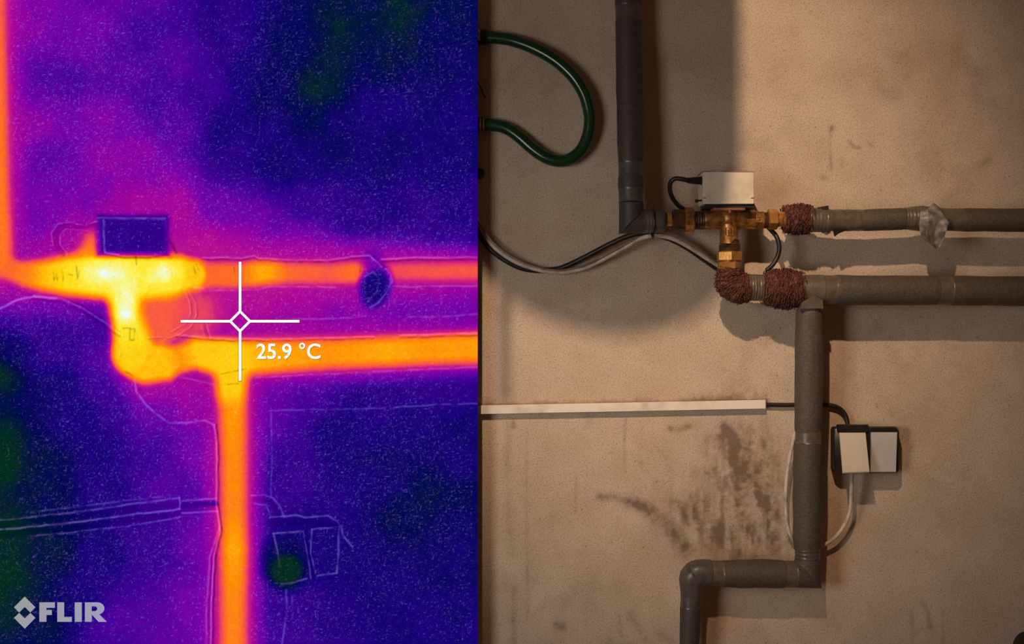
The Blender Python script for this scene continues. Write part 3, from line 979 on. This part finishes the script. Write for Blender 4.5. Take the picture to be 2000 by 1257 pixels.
px_sleeve(riser, 'foam_sleeve', 'tape_dark', (1275, 432), (1300, 432), [(0, 22.5), (.6, 22.5), (.85, 21), (1, 17)], nz=.0004)
seam(riser, [(1257, 406, 82), (1246, 419, 104), (1233, 432, 105), (1220, 446, 101), (1209, 457, 80)], 0.9)

clip(riser, 1224, -200, .043)

# --- motorised three-way valve
valve = thing('motorised_valve', 'brass three-way valve with cream actuator box on top', 'valve')
def vtube(name, material, pts, radii, seg=28, h=HP, parent=None, twist=0, label=None, angle=35, nz=0.0):
    mb = MB()
    mb.tube([P(x, y, h) for x, y in pts], [S(r, h) for r in radii], seg, twist=twist, nz=nz)
    o = mb.build(name, material, parent or valve, angle=angle)
    if label:
        o['label'] = label
    return o
VY = 430
vtube('copper_stub', 'copper', [(1292, VY), (1314, VY)], [11, 11])
vtube('compression_ring', 'brass_clean', [(1301, VY - 2), (1302, VY - 2), (1311, VY - 2), (1312, VY - 2)], [12, 14, 14, 12])
vtube('union_nut', 'bronze', [(1313, VY), (1315, VY), (1335, VY), (1337, VY)], [18, 21, 21, 19], 8, twist=.2)
vtube('union_nut', 'brass', [(1336, VY), (1338, VY), (1353, VY), (1356, VY)], [22, 26, 26, 22], 6, twist=.45)
vtube('threaded_neck', 'bronze', [(1355, VY)] + [(1356 + k * 2.4, VY) for k in range(8)] + [(1375, VY)], [18] + [18.5 if k % 2 else 17.2 for k in range(8)] + [18])
mb = MB()
pr = [(1373, 17), (1377, 19), (1388, 19), (1396, 17.5), (1408, 19.5), (1440, 19.5), (1452, 17.5), (1464, 18), (1473, 19), (1478, 17)]
mb.tube([P(x, VY - 1, HP) for x, r in pr], [S(r, HP) for x, r in pr], 28, nz=.0008, nf=70)
pr = [(VY, 19), (440, 19.5), (452, 18.2), (470, 18), (476, 19)]
mb.tube([P(1424, y, HP) for y, r in pr], [S(r, HP) for y, r in pr], 28, nz=.0006, nf=70)
# domed boss facing the room and collar that carries the actuator
mb.tube([P(1424, 426, HP + d) for d in (0, .014, .019, .0215)], [S(r, HP) for r in (19, 17, 12, 3)], 24)
pr = [(428, 15), (414, 15), (410, 13), (404, 13)]
mb.tube([P(1424, y, HP) for y, r in pr], [S(r, HP) for y, r in pr], 20)
vb = mb.build('valve_body', 'brass', valve)
# raised square marks cast on the body
def mark(cx, cy, s, hh):
    m2 = MB()
    q = P(cx, cy, hh)
    t, e = s / 1000, .0011
    for dx, dz, sx_, sz_ in ((0, t / 2, t, e), (0, -t / 2, t, e), (-t / 2, 0, e, t), (t / 2, 0, e, t), (-t * .15, -t * .05, e, t * .55), (t * .05, t * .2, t * .4, e), (t * .05, 0, t * .4, e), (t * .22, t * .1, e, t * .25)):
        m2.box((q.x + dx, q.y, q.z + dz), (sx_, .002, sz_))
    m2.build('cast_mark', 'brass_clean', vb, smooth=False)
mark(1424, 452, 14, HP + .0178)
vtube('port_flange', 'brass', [(1476, VY), (1478, VY), (1490, VY), (1492, VY)], [16, 18, 18, 16], 8, twist=.39)
mark(1483, 428, 10, HP + .0178)
vtube('threaded_neck', 'bronze', [(1491, VY)] + [(1492 + k, VY) for k in range(8)] + [(1500, VY)], [15] + [16 if k % 2 else 15 for k in range(8)] + [15])
vtube('union_nut', 'brass_clean', [(1499, VY - 2), (1501, VY - 2), (1516, VY - 2), (1519, VY - 2)], [17, 20.5, 20.5, 17], 6, twist=.45)
vtube('compression_ring', 'brass_clean', [(1518, VY - 2), (1520, VY - 2), (1532, VY - 2)], [13, 15, 15])
vtube('copper_stub', 'copper', [(1528, VY - 1), (1545, VY - 1)], [11, 11])
vtube('threaded_neck', 'bronze', [(1424, 475)] + [(1425, 476 + k * 2) for k in range(8)] + [(1425, 492)], [20] + [21.5 if k % 2 else 19.8 for k in range(8)] + [20])
vtube('union_nut', 'brass_clean', [(1424.5, 491), (1424.5, 493), (1424.5, 508), (1424.5, 510)], [23, 26, 26, 23], 6, twist=0)
vtube('union_nut', 'brass_clean', [(1424, 510), (1424, 512), (1424, 524), (1424, 527)], [20, 22.5, 22.5, 20], 8, twist=.39)
vtube('copper_stub', 'copper', [(1424, 524), (1424, 545)], [12, 12])

act = MB()
A0 = P(1423, 366.5, .128)
act.box((A0.x, -.096, A0.z), (S(99, .128), .064, S(63, .128)), bev=.0015)
ab = act.build('actuator_box', 'cover', valve)
ab['label'] = 'cream metal actuator cover'
for sx_ in (-1, 1):                                     # small notches at the lower corners
    m2 = MB()
    q = P(1423 + sx_ * 47, 386.5, .1285)
    m2.box((q.x, -.1282, q.z), (.006, .001, .0012))
    m2.build('cover_notch', 'bronze', ab, smooth=False)
m2 = MB()
q = P(1423, 336, .1285)
m2.box((q.x, -.096, q.z + .0012), (S(101, .128), .066, .002))
m2.build('cover_rim', 'beige_cable', ab, smooth=False)
m2 = MB()
q0 = P(1375, 398, .11)
q1 = P(1471, 409, .11)
zt = A0.z - S(63, .128) / 2
m2.box(((q0.x + q1.x) / 2, -.094, zt - .0035), (q1.x - q0.x, .058, .007), bev=.001)
m2.build('actuator_base', 'black', valve)
m2 = MB()
q0, q1 = P(1394, 404, .125), P(1455, 404, .125)
m2.box(((q0.x + q1.x) / 2, -.098, zt - .009), (q1.x - q0.x, .056, .004))
m2.box(((q0.x + q1.x) / 2, -.126, zt - .0125), (.0035, .004, .008))
m2.build('mounting_plate', 'plate', valve, smooth=False)
m2 = cable([(1380, 389, 110), (1370, 391, 112), (1362, 392, 112)], 1.8, 8)
m2.tube([P(1363, 392, .112), P(1358, 392.5, .112)], [.003, .0032], 10)
m2.build('manual_lever', 'black', valve)

# --- actuator cable: out through a ribbed gland, round behind the valve and out again below
cb = thing('actuator_cable', 'black flexible cable looping from ribbed gland of actuator box behind the valve', 'cable')
cable([(1352, 352.5, 110), (1343, 352, 110), (1332, 349.5, 110), (1320, 348.5, 108), (1311, 354, 104), (1308, 364, 98), (1310, 378, 90), (1318, 393, 78), (1332, 406, 60), (1360, 418, 45), (1420, 420, 40), (1470, 425, 40), (1494, 436, 48), (1504, 447, 58), (1516, 461, 66), (1522, 480, 70), (1519, 500, 72), (1509, 517, 74), (1497, 528, 76)], 4.6).build('cable_jacket', 'black', cb)
g = MB()
pp, rr = [], []
for k in range(16):
    x = 1343 + k * 2
    pp.append(P(x, 352.5, .110))
    rr.append(S((5.2 + k * .2) + (1.2 if k % 2 else -.6), .11))
g.tube(pp, rr, 16)
g.build('ribbed_gland', 'black', cb)

# --- hemp wrapped joints
def hemp(parent, pts, r, strands, seed, rad_fn=None):
    """matted lump along a path (px, py, h mm) plus loose strands"""
    pp = spline(pts, 10)
    rs = []
    for i in range(len(pp)):
        s = i / (len(pp) - 1)
        rs.append(S((r * (0.86 + 0.14 * math.sin(math.pi * s) ** .4)) if rad_fn is None else rad_fn(s), pp[i][2] / 1000))
    W = [P(p[0], p[1], p[2] / 1000) for p in pp]
    mb = MB()
    mb.tube(W, rs, 40, nz=.0042, nf=95, seed=seed)
    o = mb.build('hemp_wrap', 'hemp', parent, angle=80)
    o['label'] = 'matted red-brown hemp wrapping'
    rr_ = random.Random(seed)
    st = MB()
    n = len(W)
    for k in range(strands):
        i0 = rr_.randrange(n)
        t = (W[min(i0 + 1, n - 1)] - W[max(i0 - 1, 0)]).normalized()
        up = Vector((0, -1, 0))
        u = (up - t * up.dot(t)).normalized()
        w = t.cross(u)
        a0 = rr_.uniform(0, 2 * math.pi)
        span = rr_.uniform(.4, 1.5)
        drift = rr_.uniform(-.010, .010)
        lift = rr_.uniform(-.0005, .0028)
        pts2 = []
        for q in range(6):
            s = q / 5
            a = a0 + span * s
            rad = rs[i0] + lift + .0022 * math.sin(s * 9 + k) + .0042 * mnoise.noise(W[i0] * 95)
            c = W[i0] + t * (drift * s + .0015 * math.sin(s * 7 + k * 2))
            pts2.append(c + (u * math.cos(a) + w * math.sin(a)) * rad)
        st.tube(pts2, rr_.uniform(.0004, .0009), 4, cap=False)
    so = st.build('loose_strands', 'hemp', o)
    so['kind'] = 'stuff'
    return o

# --- upper (supply) pipe to the right
sup = thing('supply_pipe', 'upper horizontal lagged pipe with grey tape flap hanging down', 'pipe')
hemp(sup, [(1532, 428, 79), (1548, 428, 79), (1564, 428, 79), (1580, 429, 79)], 27, 420, 3)
px_sleeve(sup, 'tape_wrap', 'tape', (1578, 429), (1619, 430), [(0, 25), (.3, 23.5), (1, 22.5)], nz=.0012, wr=(.0006, 6))
px_sleeve(sup, 'tape_wrap', 'tape', (1618, 430), (1687, 430), [(0, 22), (.1, 21), (.2, 21.5), (1, 20.8)], nz=.0008, wr=(.0003, 4), rings=40)
px_sleeve(sup, 'foam_sleeve', 'foam', (1687, 430), (1767, 427), [(0, 21), (.1, 21.4), (.9, 21.4), (1, 20.5)], nz=.0009)
px_sleeve(sup, 'tape_wrap', 'tape', (1767, 427), (1800, 426.5), [(0, 20.8), (.3, 22), (.7, 24), (1, 25)], nz=.0012, wr=(.0005, 5))
px_sleeve(sup, 'tape_wrap', 'tape', (1799, 426.5), (1840, 428), [(0, 25), (.6, 23.5), (1, 22)], nz=.0016, wr=(.0006, 3))
px_sleeve(sup, 'tape_band', 'tape', (1840, 428.5), (1880, 429), [(0, 22), (.1, 22), (.9, 22.4), (1, 22.6)], nz=.0004)
px_sleeve(sup, 'foam_sleeve', 'foam', (1880, 429), (2700, 434), [(0, 22.6), (.012, 23), (1, 23)], rings=40)
def crumpled(name, parent, rows, material, seed, label=None, amp=.0025, thick=.0012):
    """crumpled sheet from a lattice of (px, py, h mm), finely subdivided, with thickness"""
    R = np.array(rows, float)
    nr, nc, _ = R.shape
    K = 6
    UR, UC = (nr - 1) * K + 1, (nc - 1) * K + 1
    vs = []
    for i in range(UR):
        for j in range(UC):
            a, b = i / K, j / K
            i0, j0 = min(int(a), nr - 2), min(int(b), nc - 2)
            fa, fb = a - i0, b - j0
            q = R[i0, j0] * (1 - fa) * (1 - fb) + R[i0 + 1, j0] * fa * (1 - fb) + R[i0, j0 + 1] * (1 - fa) * fb + R[i0 + 1, j0 + 1] * fa * fb
            p = P(q[0], q[1], q[2] / 1000)
            nn = mnoise.noise(p * 130 + Vector((seed, 0, 0)))
            ridge = abs(mnoise.noise(p * 70 + Vector((0, seed, 0))))
            p.y -= amp * (nn + 2 * ridge)
            vs.append(p)
    mb = MB()
    n = len(vs)
    mb.v = [v.copy() for v in vs] + [v + Vector((0, thick, 0)) for v in vs]
    for i in range(UR - 1):
        for j in range(UC - 1):
            a = i * UC + j
            mb.f.append((a, a + 1, a + UC + 1, a + UC))
            mb.f.append((n + a, n + a + UC, n + a + UC + 1, n + a + 1))
    rim = [j for j in range(UC)] + [i * UC + UC - 1 for i in range(1, UR)] + [(UR - 1) * UC + j for j in range(UC - 2, -1, -1)] + [i * UC for i in range(UR - 2, 0, -1)]
    for k in range(len(rim)):
        a, b = rim[k], rim[(k + 1) % len(rim)]
        mb.f.append((b, a, n + a, n + b))
    o = mb.build(name, material, parent, angle=28)
    if label:
        o['label'] = label
    return o
crumpled('tape_flap', sup, [[(1797, 414, 100), (1812, 408, 104), (1824, 396, 98), (1834, 404, 96)],
                            [(1797, 426, 105), (1812, 424, 110), (1828, 420, 108), (1842, 418, 103)],
                            [(1795, 440, 104), (1813, 436, 116), (1830, 434, 108), (1853, 434, 110)],
                            [(1798, 456, 98), (1812, 452, 116), (1826, 455, 106), (1848, 452, 112)],
                            [(1802, 466, 96), (1812, 465, 112), (1825, 470, 104), (1843, 468, 108)],
                            [(1812, 473, 95), (1822, 480, 104), (1828, 486, 100), (1835, 482, 104)]], 'silver', 3.3, 'crumpled silver-grey tape flap', .0009)
crumpled('torn_tape', sup, [[(1596, 405, 84), (1606, 403, 84), (1618, 401, 84)], [(1592, 410, 88), (1606, 409, 90), (1619, 410, 90)]], 'black', 1.1, 'torn black tape edge', .0008)
crumpled('torn_tape', sup, [[(1626, 447, 90), (1640, 447, 90), (1656, 448, 90)], [(1630, 462, 84), (1638, 456, 86), (1650, 451, 88)]], 'black', 5.1, 'torn black tape edge', .0008)
crumpled('torn_tape', sup, [[(1600, 450, 84), (1612, 450, 86), (1622, 448, 86)], [(1602, 452, 82), (1614, 459, 84), (1622, 455, 84)]], 'tape_dark', 2.1, 'torn tape edge', .0008)

clip(sup, 2150, 431)

# --- lower (return) pipe to the right, with a tee
ret = thing('return_pipe', 'lower horizontal lagged pipe with red-brown hemp joints and tee', 'pipe')
LY = 565
hemp(ret, [(1424, 528, 79), (1425, 540, 79), (1428, 552, 79), (1436, 560, 79), (1448, 562, 79), (1460, 561, 79)], 27, 480, 11, lambda s: float(np.interp(s, [0, .2, .5, .8, 1], [21, 25, 30, 29, 26])))
px_sleeve(ret, 'tape_wrap', 'tape', (1456, 561), (1498, 562), [(0, 26), (.5, 25.5), (1, 26)], nz=.0008, wr=(.0009, 8), rings=60)
hemp(ret, [(1495, 563, 79), (1512, 563, 79), (1530, 564, 79), (1548, 565, 79), (1563, 565, 79)], 35, 650, 17)
px_sleeve(ret, 'foam_sleeve', 'tape', (1561, 565), (1606, 566), [(0, 27), (.4, 28.8), (1, 29.5)], nz=.0010)
px_sleeve(ret, 'tape_band', 'tape', (1606, 566), (1631, 566.5), [(0, 29.8), (.06, 28.6), (.94, 28.6), (1, 29)], nz=.0005)
px_sleeve(ret, 'foam_sleeve', 'foam', (1631, 566.5), (1828, 567), [(0, 29), (.03, 29.5), (.95, 28.8), (1, 28)], rings=50)
px_sleeve(ret, 'tape_band', 'tape', (1828, 567), (1856, 567.5), [(0, 28.6), (.06, 27.8), (.94, 28), (1, 28.6)], nz=.0005)
px_sleeve(ret, 'foam_sleeve', 'foam', (1856, 567.5), (2700, 574), [(0, 28.5), (.012, 29), (1, 29)], rings=50)
# tape wedge of the tee joint
mb = MB()
mb.prism([(1564, 602), (1567, 590), (1590, 576), (1607, 586), (1608, 602)], HP + .018, HP + .0295)
mb.build('tee_wedge', 'tape', ret, angle=20)

clip(ret, 2150, 570)

# --- drop pipe and the two bends below
dp = thing('drop_pipe', 'vertical lagged pipe dropping from tee, stepping sideways through two elbows near the floor', 'pipe')
px_sleeve(dp, 'tape_band', 'tape', (1581, 590), (1581, 606), [(0, 22.5), (.8, 23.5), (1, 24.5)], nz=.0006, wr=(.0005, 2))
px_sleeve(dp, 'foam_sleeve', 'foam', (1581, 605), (1578, 842), [(0, 24.5), (.05, 26.5), (.5, 27), (.93, 26.5), (1, 25)], rings=60)
px_sleeve(dp, 'tape_band', 'tape', (1578.5, 841), (1578.5, 865), [(0, 25.5), (.1, 24.8), (.9, 24.8), (1, 25.8)], nz=.0004)
px_sleeve(dp, 'foam_sleeve', 'foam', (1577.5, 864), (1576, 1070), [(0, 26), (.06, 27), (.5, 27.6), (.9, 27.2), (1, 24.6)], rings=60, hb=.066)
px_sleeve(dp, 'tape_band', 'tape_dark', (1577, 1069), (1577.5, 1092), [(0, 24.4), (.4, 24.2), (1, 24.8)], ha=.066, hb=.064, nz=.0006, wr=(.0007, 3))
px_sleeve(dp, 'foam_elbow', 'foam', (1577.5, 1091), (1577.5, 1121), [(0, 25), (1, 26)], n1=(1, 0, 1), ha=.064, nz=.0008)
px_sleeve(dp, 'foam_elbow', 'foam', (1577.5, 1121), (1554, 1120.5), [(0, 26), (1, 26)], n0=(1, 0, 1), ha=.064, nz=.0008)
seam(dp, [(1553, 1102, 80), (1565, 1110, 91), (1577, 1121, 91), (1588, 1135, 88), (1597, 1143, 80)], 0.9, 'tape')
px_sleeve(dp, 'tape_band', 'tape', (1555, 1120.5), (1530, 1120.5), [(0, 26.3), (.1, 25.5), (.9, 25.8), (1, 26.6)], ha=.064, nz=.0006)
px_sleeve(dp, 'foam_sleeve', 'foam', (1530, 1120.5), (1412, 1119.5), [(0, 27), (.1, 27.6), (.7, 27.6), (1, 25.5)], ha=.064, rings=40, nz=.0016)
px_sleeve(dp, 'tape_band', 'tape', (1412, 1119.5), (1387, 1119), [(0, 25.5), (.1, 24.5), (.9, 24.8), (1, 25.8)], ha=.064, nz=.0005)
mb = MB()
ep = [(1388, 1119, 26), (1376, 1118.5, 26.5), (1364, 1119, 27), (1358, 1121, 27), (1353, 1127, 26.5), (1351, 1135, 25), (1350, 1146, 22.5), (1350, 1161, 21.2)]
mb.tube([P(x, y, .064) for x, y, r in ep], [S(r, .064) for x, y, r in ep], 32, nz=.0012, nf=45)
mb.build('foam_elbow', 'tape_dark', dp)
seam(dp, [(1340, 1106, 84), (1348, 1116, 91.5), (1355, 1124, 91.5), (1364, 1137, 87), (1372, 1142, 80)], 0.8, 'tape')
px_sleeve(dp, 'tape_band', 'tape_dark', (1350, 1160), (1349, 1186), [(0, 21.3), (.1, 20.6), (.9, 20.4), (1, 20.8)], ha=.064, nz=.0004)
px_sleeve(dp, 'foam_sleeve', 'foam_shaded', (1349, 1186), (1330, 1750), [(0, 20.8), (.03, 20.4), (.13, 18.6), (1, 18.6)], ha=.064, nz=.0008)

clip(dp, 1342, 1400, .064)

# ------------------------------------------------------------------ cables, trunking, socket
tr = thing('cable_trunking', 'grubby white cable trunking running to the drop pipe', 'trunking')
mb = MB()
a0, a1 = P(860, 801.5, .016), P(1496.5, 789.2, .016)
c = (a0 + a1) / 2
ang = math.atan2(a1.z - a0.z, a1.x - a0.x)
from mathutils import Matrix
rot = Matrix.Rotation(-ang, 3, 'Y')
mb.box((c.x, -.0065, c.z), ((a1 - a0).length, .013, .0158), rot)
mb.build('trunking_base', 'trunk', tr, smooth=False)
mb = MB()
mb.box((c.x - .0008, -.0145, c.z), ((a1 - a0).length - .0016, .003, .0168), rot, bev=.0008)
mb.build('trunking_cover', 'trunk', tr)

pc = thing('socket_supply_cable', 'black cable from trunking end behind drop pipe into top of socket box', 'cable')
cable([(1480, 789.5, 8), (1500, 790, 8), (1530, 790.5, 8), (1560, 790, 8), (1590, 789, 9), (1609, 790, 10), (1627, 792, 11), (1641, 798, 12), (1650, 808, 14), (1654.5, 820, 16), (1655.5, 834, 18)], 4.2).build('cable_jacket', 'black', pc)

sk = thing('double_socket', 'black surface-mounted double socket box with two pale hinged lids', 'socket')
mb = MB()
# body: wider at the wall than at the front
def frame_layer(x0, y0, x1, y1, h, rr=8):
    pts = []
    for cx, cy, s0 in ((x1 - rr, y0 + rr, -90), (x1 - rr, y1 - rr, 0), (x0 + rr, y1 - rr, 90), (x0 + rr, y0 + rr, 180)):
        for k in range(5):
            a = math.radians(s0 + 22.5 * k)
            pts.append(P(cx + rr * math.cos(a), cy + rr * math.sin(a), h))
    return pts
mb.ring_tube([frame_layer(1622, 832, 1752, 918, 0, 6), frame_layer(1625, 833, 1755, 922, .036, 7), frame_layer(1630, 836, 1756, 923, .041, 8)])
mb.build('socket_body', 'black_frame', sk, angle=50)
mb = MB()
mb.ring_tube([frame_layer(1633, 828, 1697, 845, .020, 3), frame_layer(1634, 828, 1697, 844, .040, 3), frame_layer(1636, 830, 1696, 843, .046, 3)])
mb.build('hinge_block', 'black_frame', sk, angle=50)
mb = MB()
mb.ring_tube([frame_layer(1700, 834, 1752, 846, .030, 3), frame_layer(1700, 835, 1752, 845, .043, 3)])
mb.build('hinge_block', 'black_frame', sk, angle=50)
def quad_slab(name, corners, thick, material, label):
    """corners tl, tr, br, bl as (px, py, h m) on the front face"""
    m3 = MB()
    f = [P(*q) for q in corners]
    nrm = (f[1] - f[0]).cross(f[3] - f[0]).normalized()
    if nrm.y > 0:
        nrm = -nrm
    cen = sum(f, Vector()) / 4
    e = .035
    m3.ring_tube([[q - nrm * thick for q in f], [q - nrm * thick * .25 for q in f], [q + (cen - q) * e for q in f]])
    o = m3.build(name, material, sk, angle=20)
    o['label'] = label
    return o
quad_slab('hinged_lid', [(1640, 844, .052), (1691, 844, .052), (1699, 921, .082), (1646.5, 923, .082)], .005, 'lid', 'cream lid propped open by a plug')
quad_slab('hinged_lid', [(1702, 844, .0475), (1753, 844, .0475), (1750.5, 922, .0475), (1701, 922, .0475)], .006, 'lid_grey', 'pale grey closed lid')
# plug under the propped lid
mb = MB()
mb.ring_tube([frame_layer(1650, 882, 1686, 912, .041, 10), frame_layer(1652, 884, 1686, 914, .053, 10), frame_layer(1655, 888, 1684, 912, .056, 9)])
mb.build('plug', 'black', sk)

wc = thing('plug_cable', 'thin white cable hanging from plug in a loop around the drop pipe', 'cable')
cable([(1664, 905, 52), (1663, 925, 52), (1663, 946, 50), (1662.5, 972, 44), (1660.5, 995, 38), (1654, 1016, 34), (1642, 1036, 30), (1627, 1053, 26), (1604, 1066, 22), (1580, 1070, 18), (1562, 1066, 18), (1550, 1055, 20), (1541, 1038, 24), (1536, 1012, 26), (1534.5, 975, 26), (1536.5, 935, 28), (1543, 890, 34), (1549, 862, 40), (1556, 830, 44), (1562, 800, 44)], 3.7, 10).build('cable_jacket', 'white_cable', wc)

# --- cables swagged under the riser's elbow, held by a tie
k1 = thing('white_wall_cable', 'white cable swagged below riser elbow to hemp-wrapped joint', 'cable')
cable([(905, 330, 14), (921, 400, 14), (937, 441, 14), (961, 478, 14), (1001, 508, 14), (1042, 524, 14), (1088, 531.5, 16), (1131, 526, 20), (1163, 514, 26), (1218, 484, 40), (1245, 468, 50), (1274, 460, 60), (1307, 463.5, 56), (1339, 478, 48), (1374, 500, 42), (1402, 518, 40), (1430, 534, 36)], 4.3).build('cable_jacket', 'white_cable', k1)
k2 = thing('black_wall_cable', 'black cable swagged below riser elbow beside the white one', 'cable')
cable([(900, 395, 9), (933, 452, 9), (961, 489, 9), (1001, 516, 9), (1036, 527, 9), (1082, 526, 10), (1109, 518, 14), (1150, 498, 24), (1191, 476.5, 36), (1226, 461, 46), (1250, 456, 52), (1278, 458, 52), (1307, 466, 46), (1339, 482, 40), (1374, 506, 34), (1402, 525, 32), (1430, 540, 30)], 5.2).build('cable_jacket', 'black', k2)
k3 = thing('beige_wall_cable', 'thin beige cable lying along the swagged white cable', 'cable')
cable([(905, 352, 22), (918, 405, 22), (936, 434, 22), (961, 471, 22), (1001, 502, 22), (1042, 520, 20), (1088, 527.5, 24), (1131, 521, 28), (1163, 508, 34), (1218, 478.5, 48), (1245, 464, 54), (1268, 458, 56)], 1.9).build('cable_jacket', 'beige_cable', k3)
ct = thing('cable_tie', 'black cable tie round riser elbow end', 'cable tie')
mb = MB()
pts = []
for k in range(33):
    a = 2 * math.pi * k / 32
    q = P(1275, 432, HP)
    r = S(24.3, HP)
    z = math.cos(a)
    pts.append(q + Vector((.0004 * math.sin(a), -r * math.sin(a), r * z * (1 if z > 0 else 1.32))))
mb.tube(pts, .0016, 8, cap=False)
mb.build('tie_strap', 'black', ct)
mb = MB()
q = P(1275, 403.5, HP)
mb.tube([q, q + Vector((0, -.002, .007))], .0013, 8)
mb.build('tie_tail', 'black', ct)

# ------------------------------------------------------------------ green hose
hs = thing('green_hose', 'looped dark green garden hose against the wall left of the riser', 'hose')
hz = 16
hp = [(880, 74, 13), (920, 73, 13), (945, 73, 13.5), (975, 74.5, hz), (1005, 80, 18), (1045, 95, 22), (1085, 118, 26), (1118, 148, 28), (1140, 182, 30), (1150, 215, 30), (1152, 240, 30), (1147, 268, 28), (1134, 294, 26), (1112, 311, 24), (1090, 314, 22), (1065, 307, 20), (1040, 290, 18), (1015, 268, 16), (992, 252, 15), (970, 245, 14), (945, 243, 13), (900, 243, 13)]
cable(hp, 12.0, 20, 10).build('hose_tube', 'hose', hs)
mb = MB()
mb.tube([P(925, 73, .0135), P(950, 73, .0135), P(953, 73.5, .0135)], [.0145, .0145, .0125], 20)
mb.build('hose_cuff', 'black', hs)
mb = MB()
for yy in (934.5,):
    mb.tube([P(933.5, 72, .0135), P(938, 72, .0135)], [.0152, .0152], 20)
mb.build('hose_clamp', 'steel', hs)
mb = MB()
mb.tube([P(928, 243, .013), P(946, 243, .013), P(948, 243, .013)], [.0142, .0142, .0125], 20)
mb.build('hose_cuff', 'bronze', hs)
mb = MB()
for x0 in (937, 943):
    mb.tube([P(x0, 243, .013), P(x0 + 3, 243, .013)], [.0150, .0150], 20)
mb.build('hose_clamp', 'steel', hs)

# small things at the edges
kb = thing('wall_knob', 'small dark rounded knob on the wall beside the thermal display', 'knob')
mb = MB()
q = P(937, 339, .01)
mb.tube([(q.x, 0, q.z), (q.x, -.006, q.z), (q.x, -.012, q.z), (q.x, -.018, q.z), (q.x, -.020, q.z)], [.006, .007, .0105, .0085, .003], 18)
mb.build('knob_body', 'bronze', kb)
tw = thing('wire_end', 'short thin dark wire end poking out beside the thermal display', 'wire')
cable([(922, 150, 10), (934, 162, 9), (941, 176, 6), (948, 191, 2)], 1.2, 6).build('wire_strand', 'bronze', tw)
cp = thing('dark_round_cap', 'dark rounded cap low on the wall', 'cap')
mb = MB()
q = P(2020, 1269, .03)
mb.tube([(q.x, 0, q.z), (q.x, -.02, q.z), (q.x, -.03, q.z), (q.x, -.034, q.z)], [.030, .030, .026, .010], 28)
mb.build('cap_body', 'black', cp)

# vessel bracketed to the wall above the picture: its shadow falls across the hose and riser
ev = thing('expansion_vessel', 'grey steel vessel bracketed above the hose, shading the wall behind the riser', 'vessel')
VX, VD, VR, VB, VDISH, VT = -.01, -.80, .19, .675, .085, 1.15
prof = []
for k in range(13):
    a = math.pi / 2 * k / 12
    prof.append((VB + VDISH * (1 - math.cos(a)), max(VR * math.sin(a), .01)))
prof += [(VT + VDISH * math.sin(math.pi / 2 * k / 12), max(VR * math.cos(math.pi / 2 * k / 12), .01)) for k in range(13)]
mb = MB()
mb.tube([(VX, VD, z) for z, r in prof], [r for z, r in prof], 56)
mb.build('vessel_shell', 'vessel', ev, angle=60)
mb = MB()
mb.tube([(VX - .12, VD, .72), (VX - .12, VD, .50)], .0078, 16)
mb.build('drain_pipe', 'brass', ev)
mb = MB()
mb.box((VX, (VD + VR) / 2, 1.05), (.05, -(VD + VR) + .02, .06))
mb.build('bracket_arm', 'steel', ev, smooth=False)
mb = MB()
mb.box((VX, -.004, 1.05), (.16, .008, .20))
mb.build('bracket_plate', 'steel', ev, smooth=False)
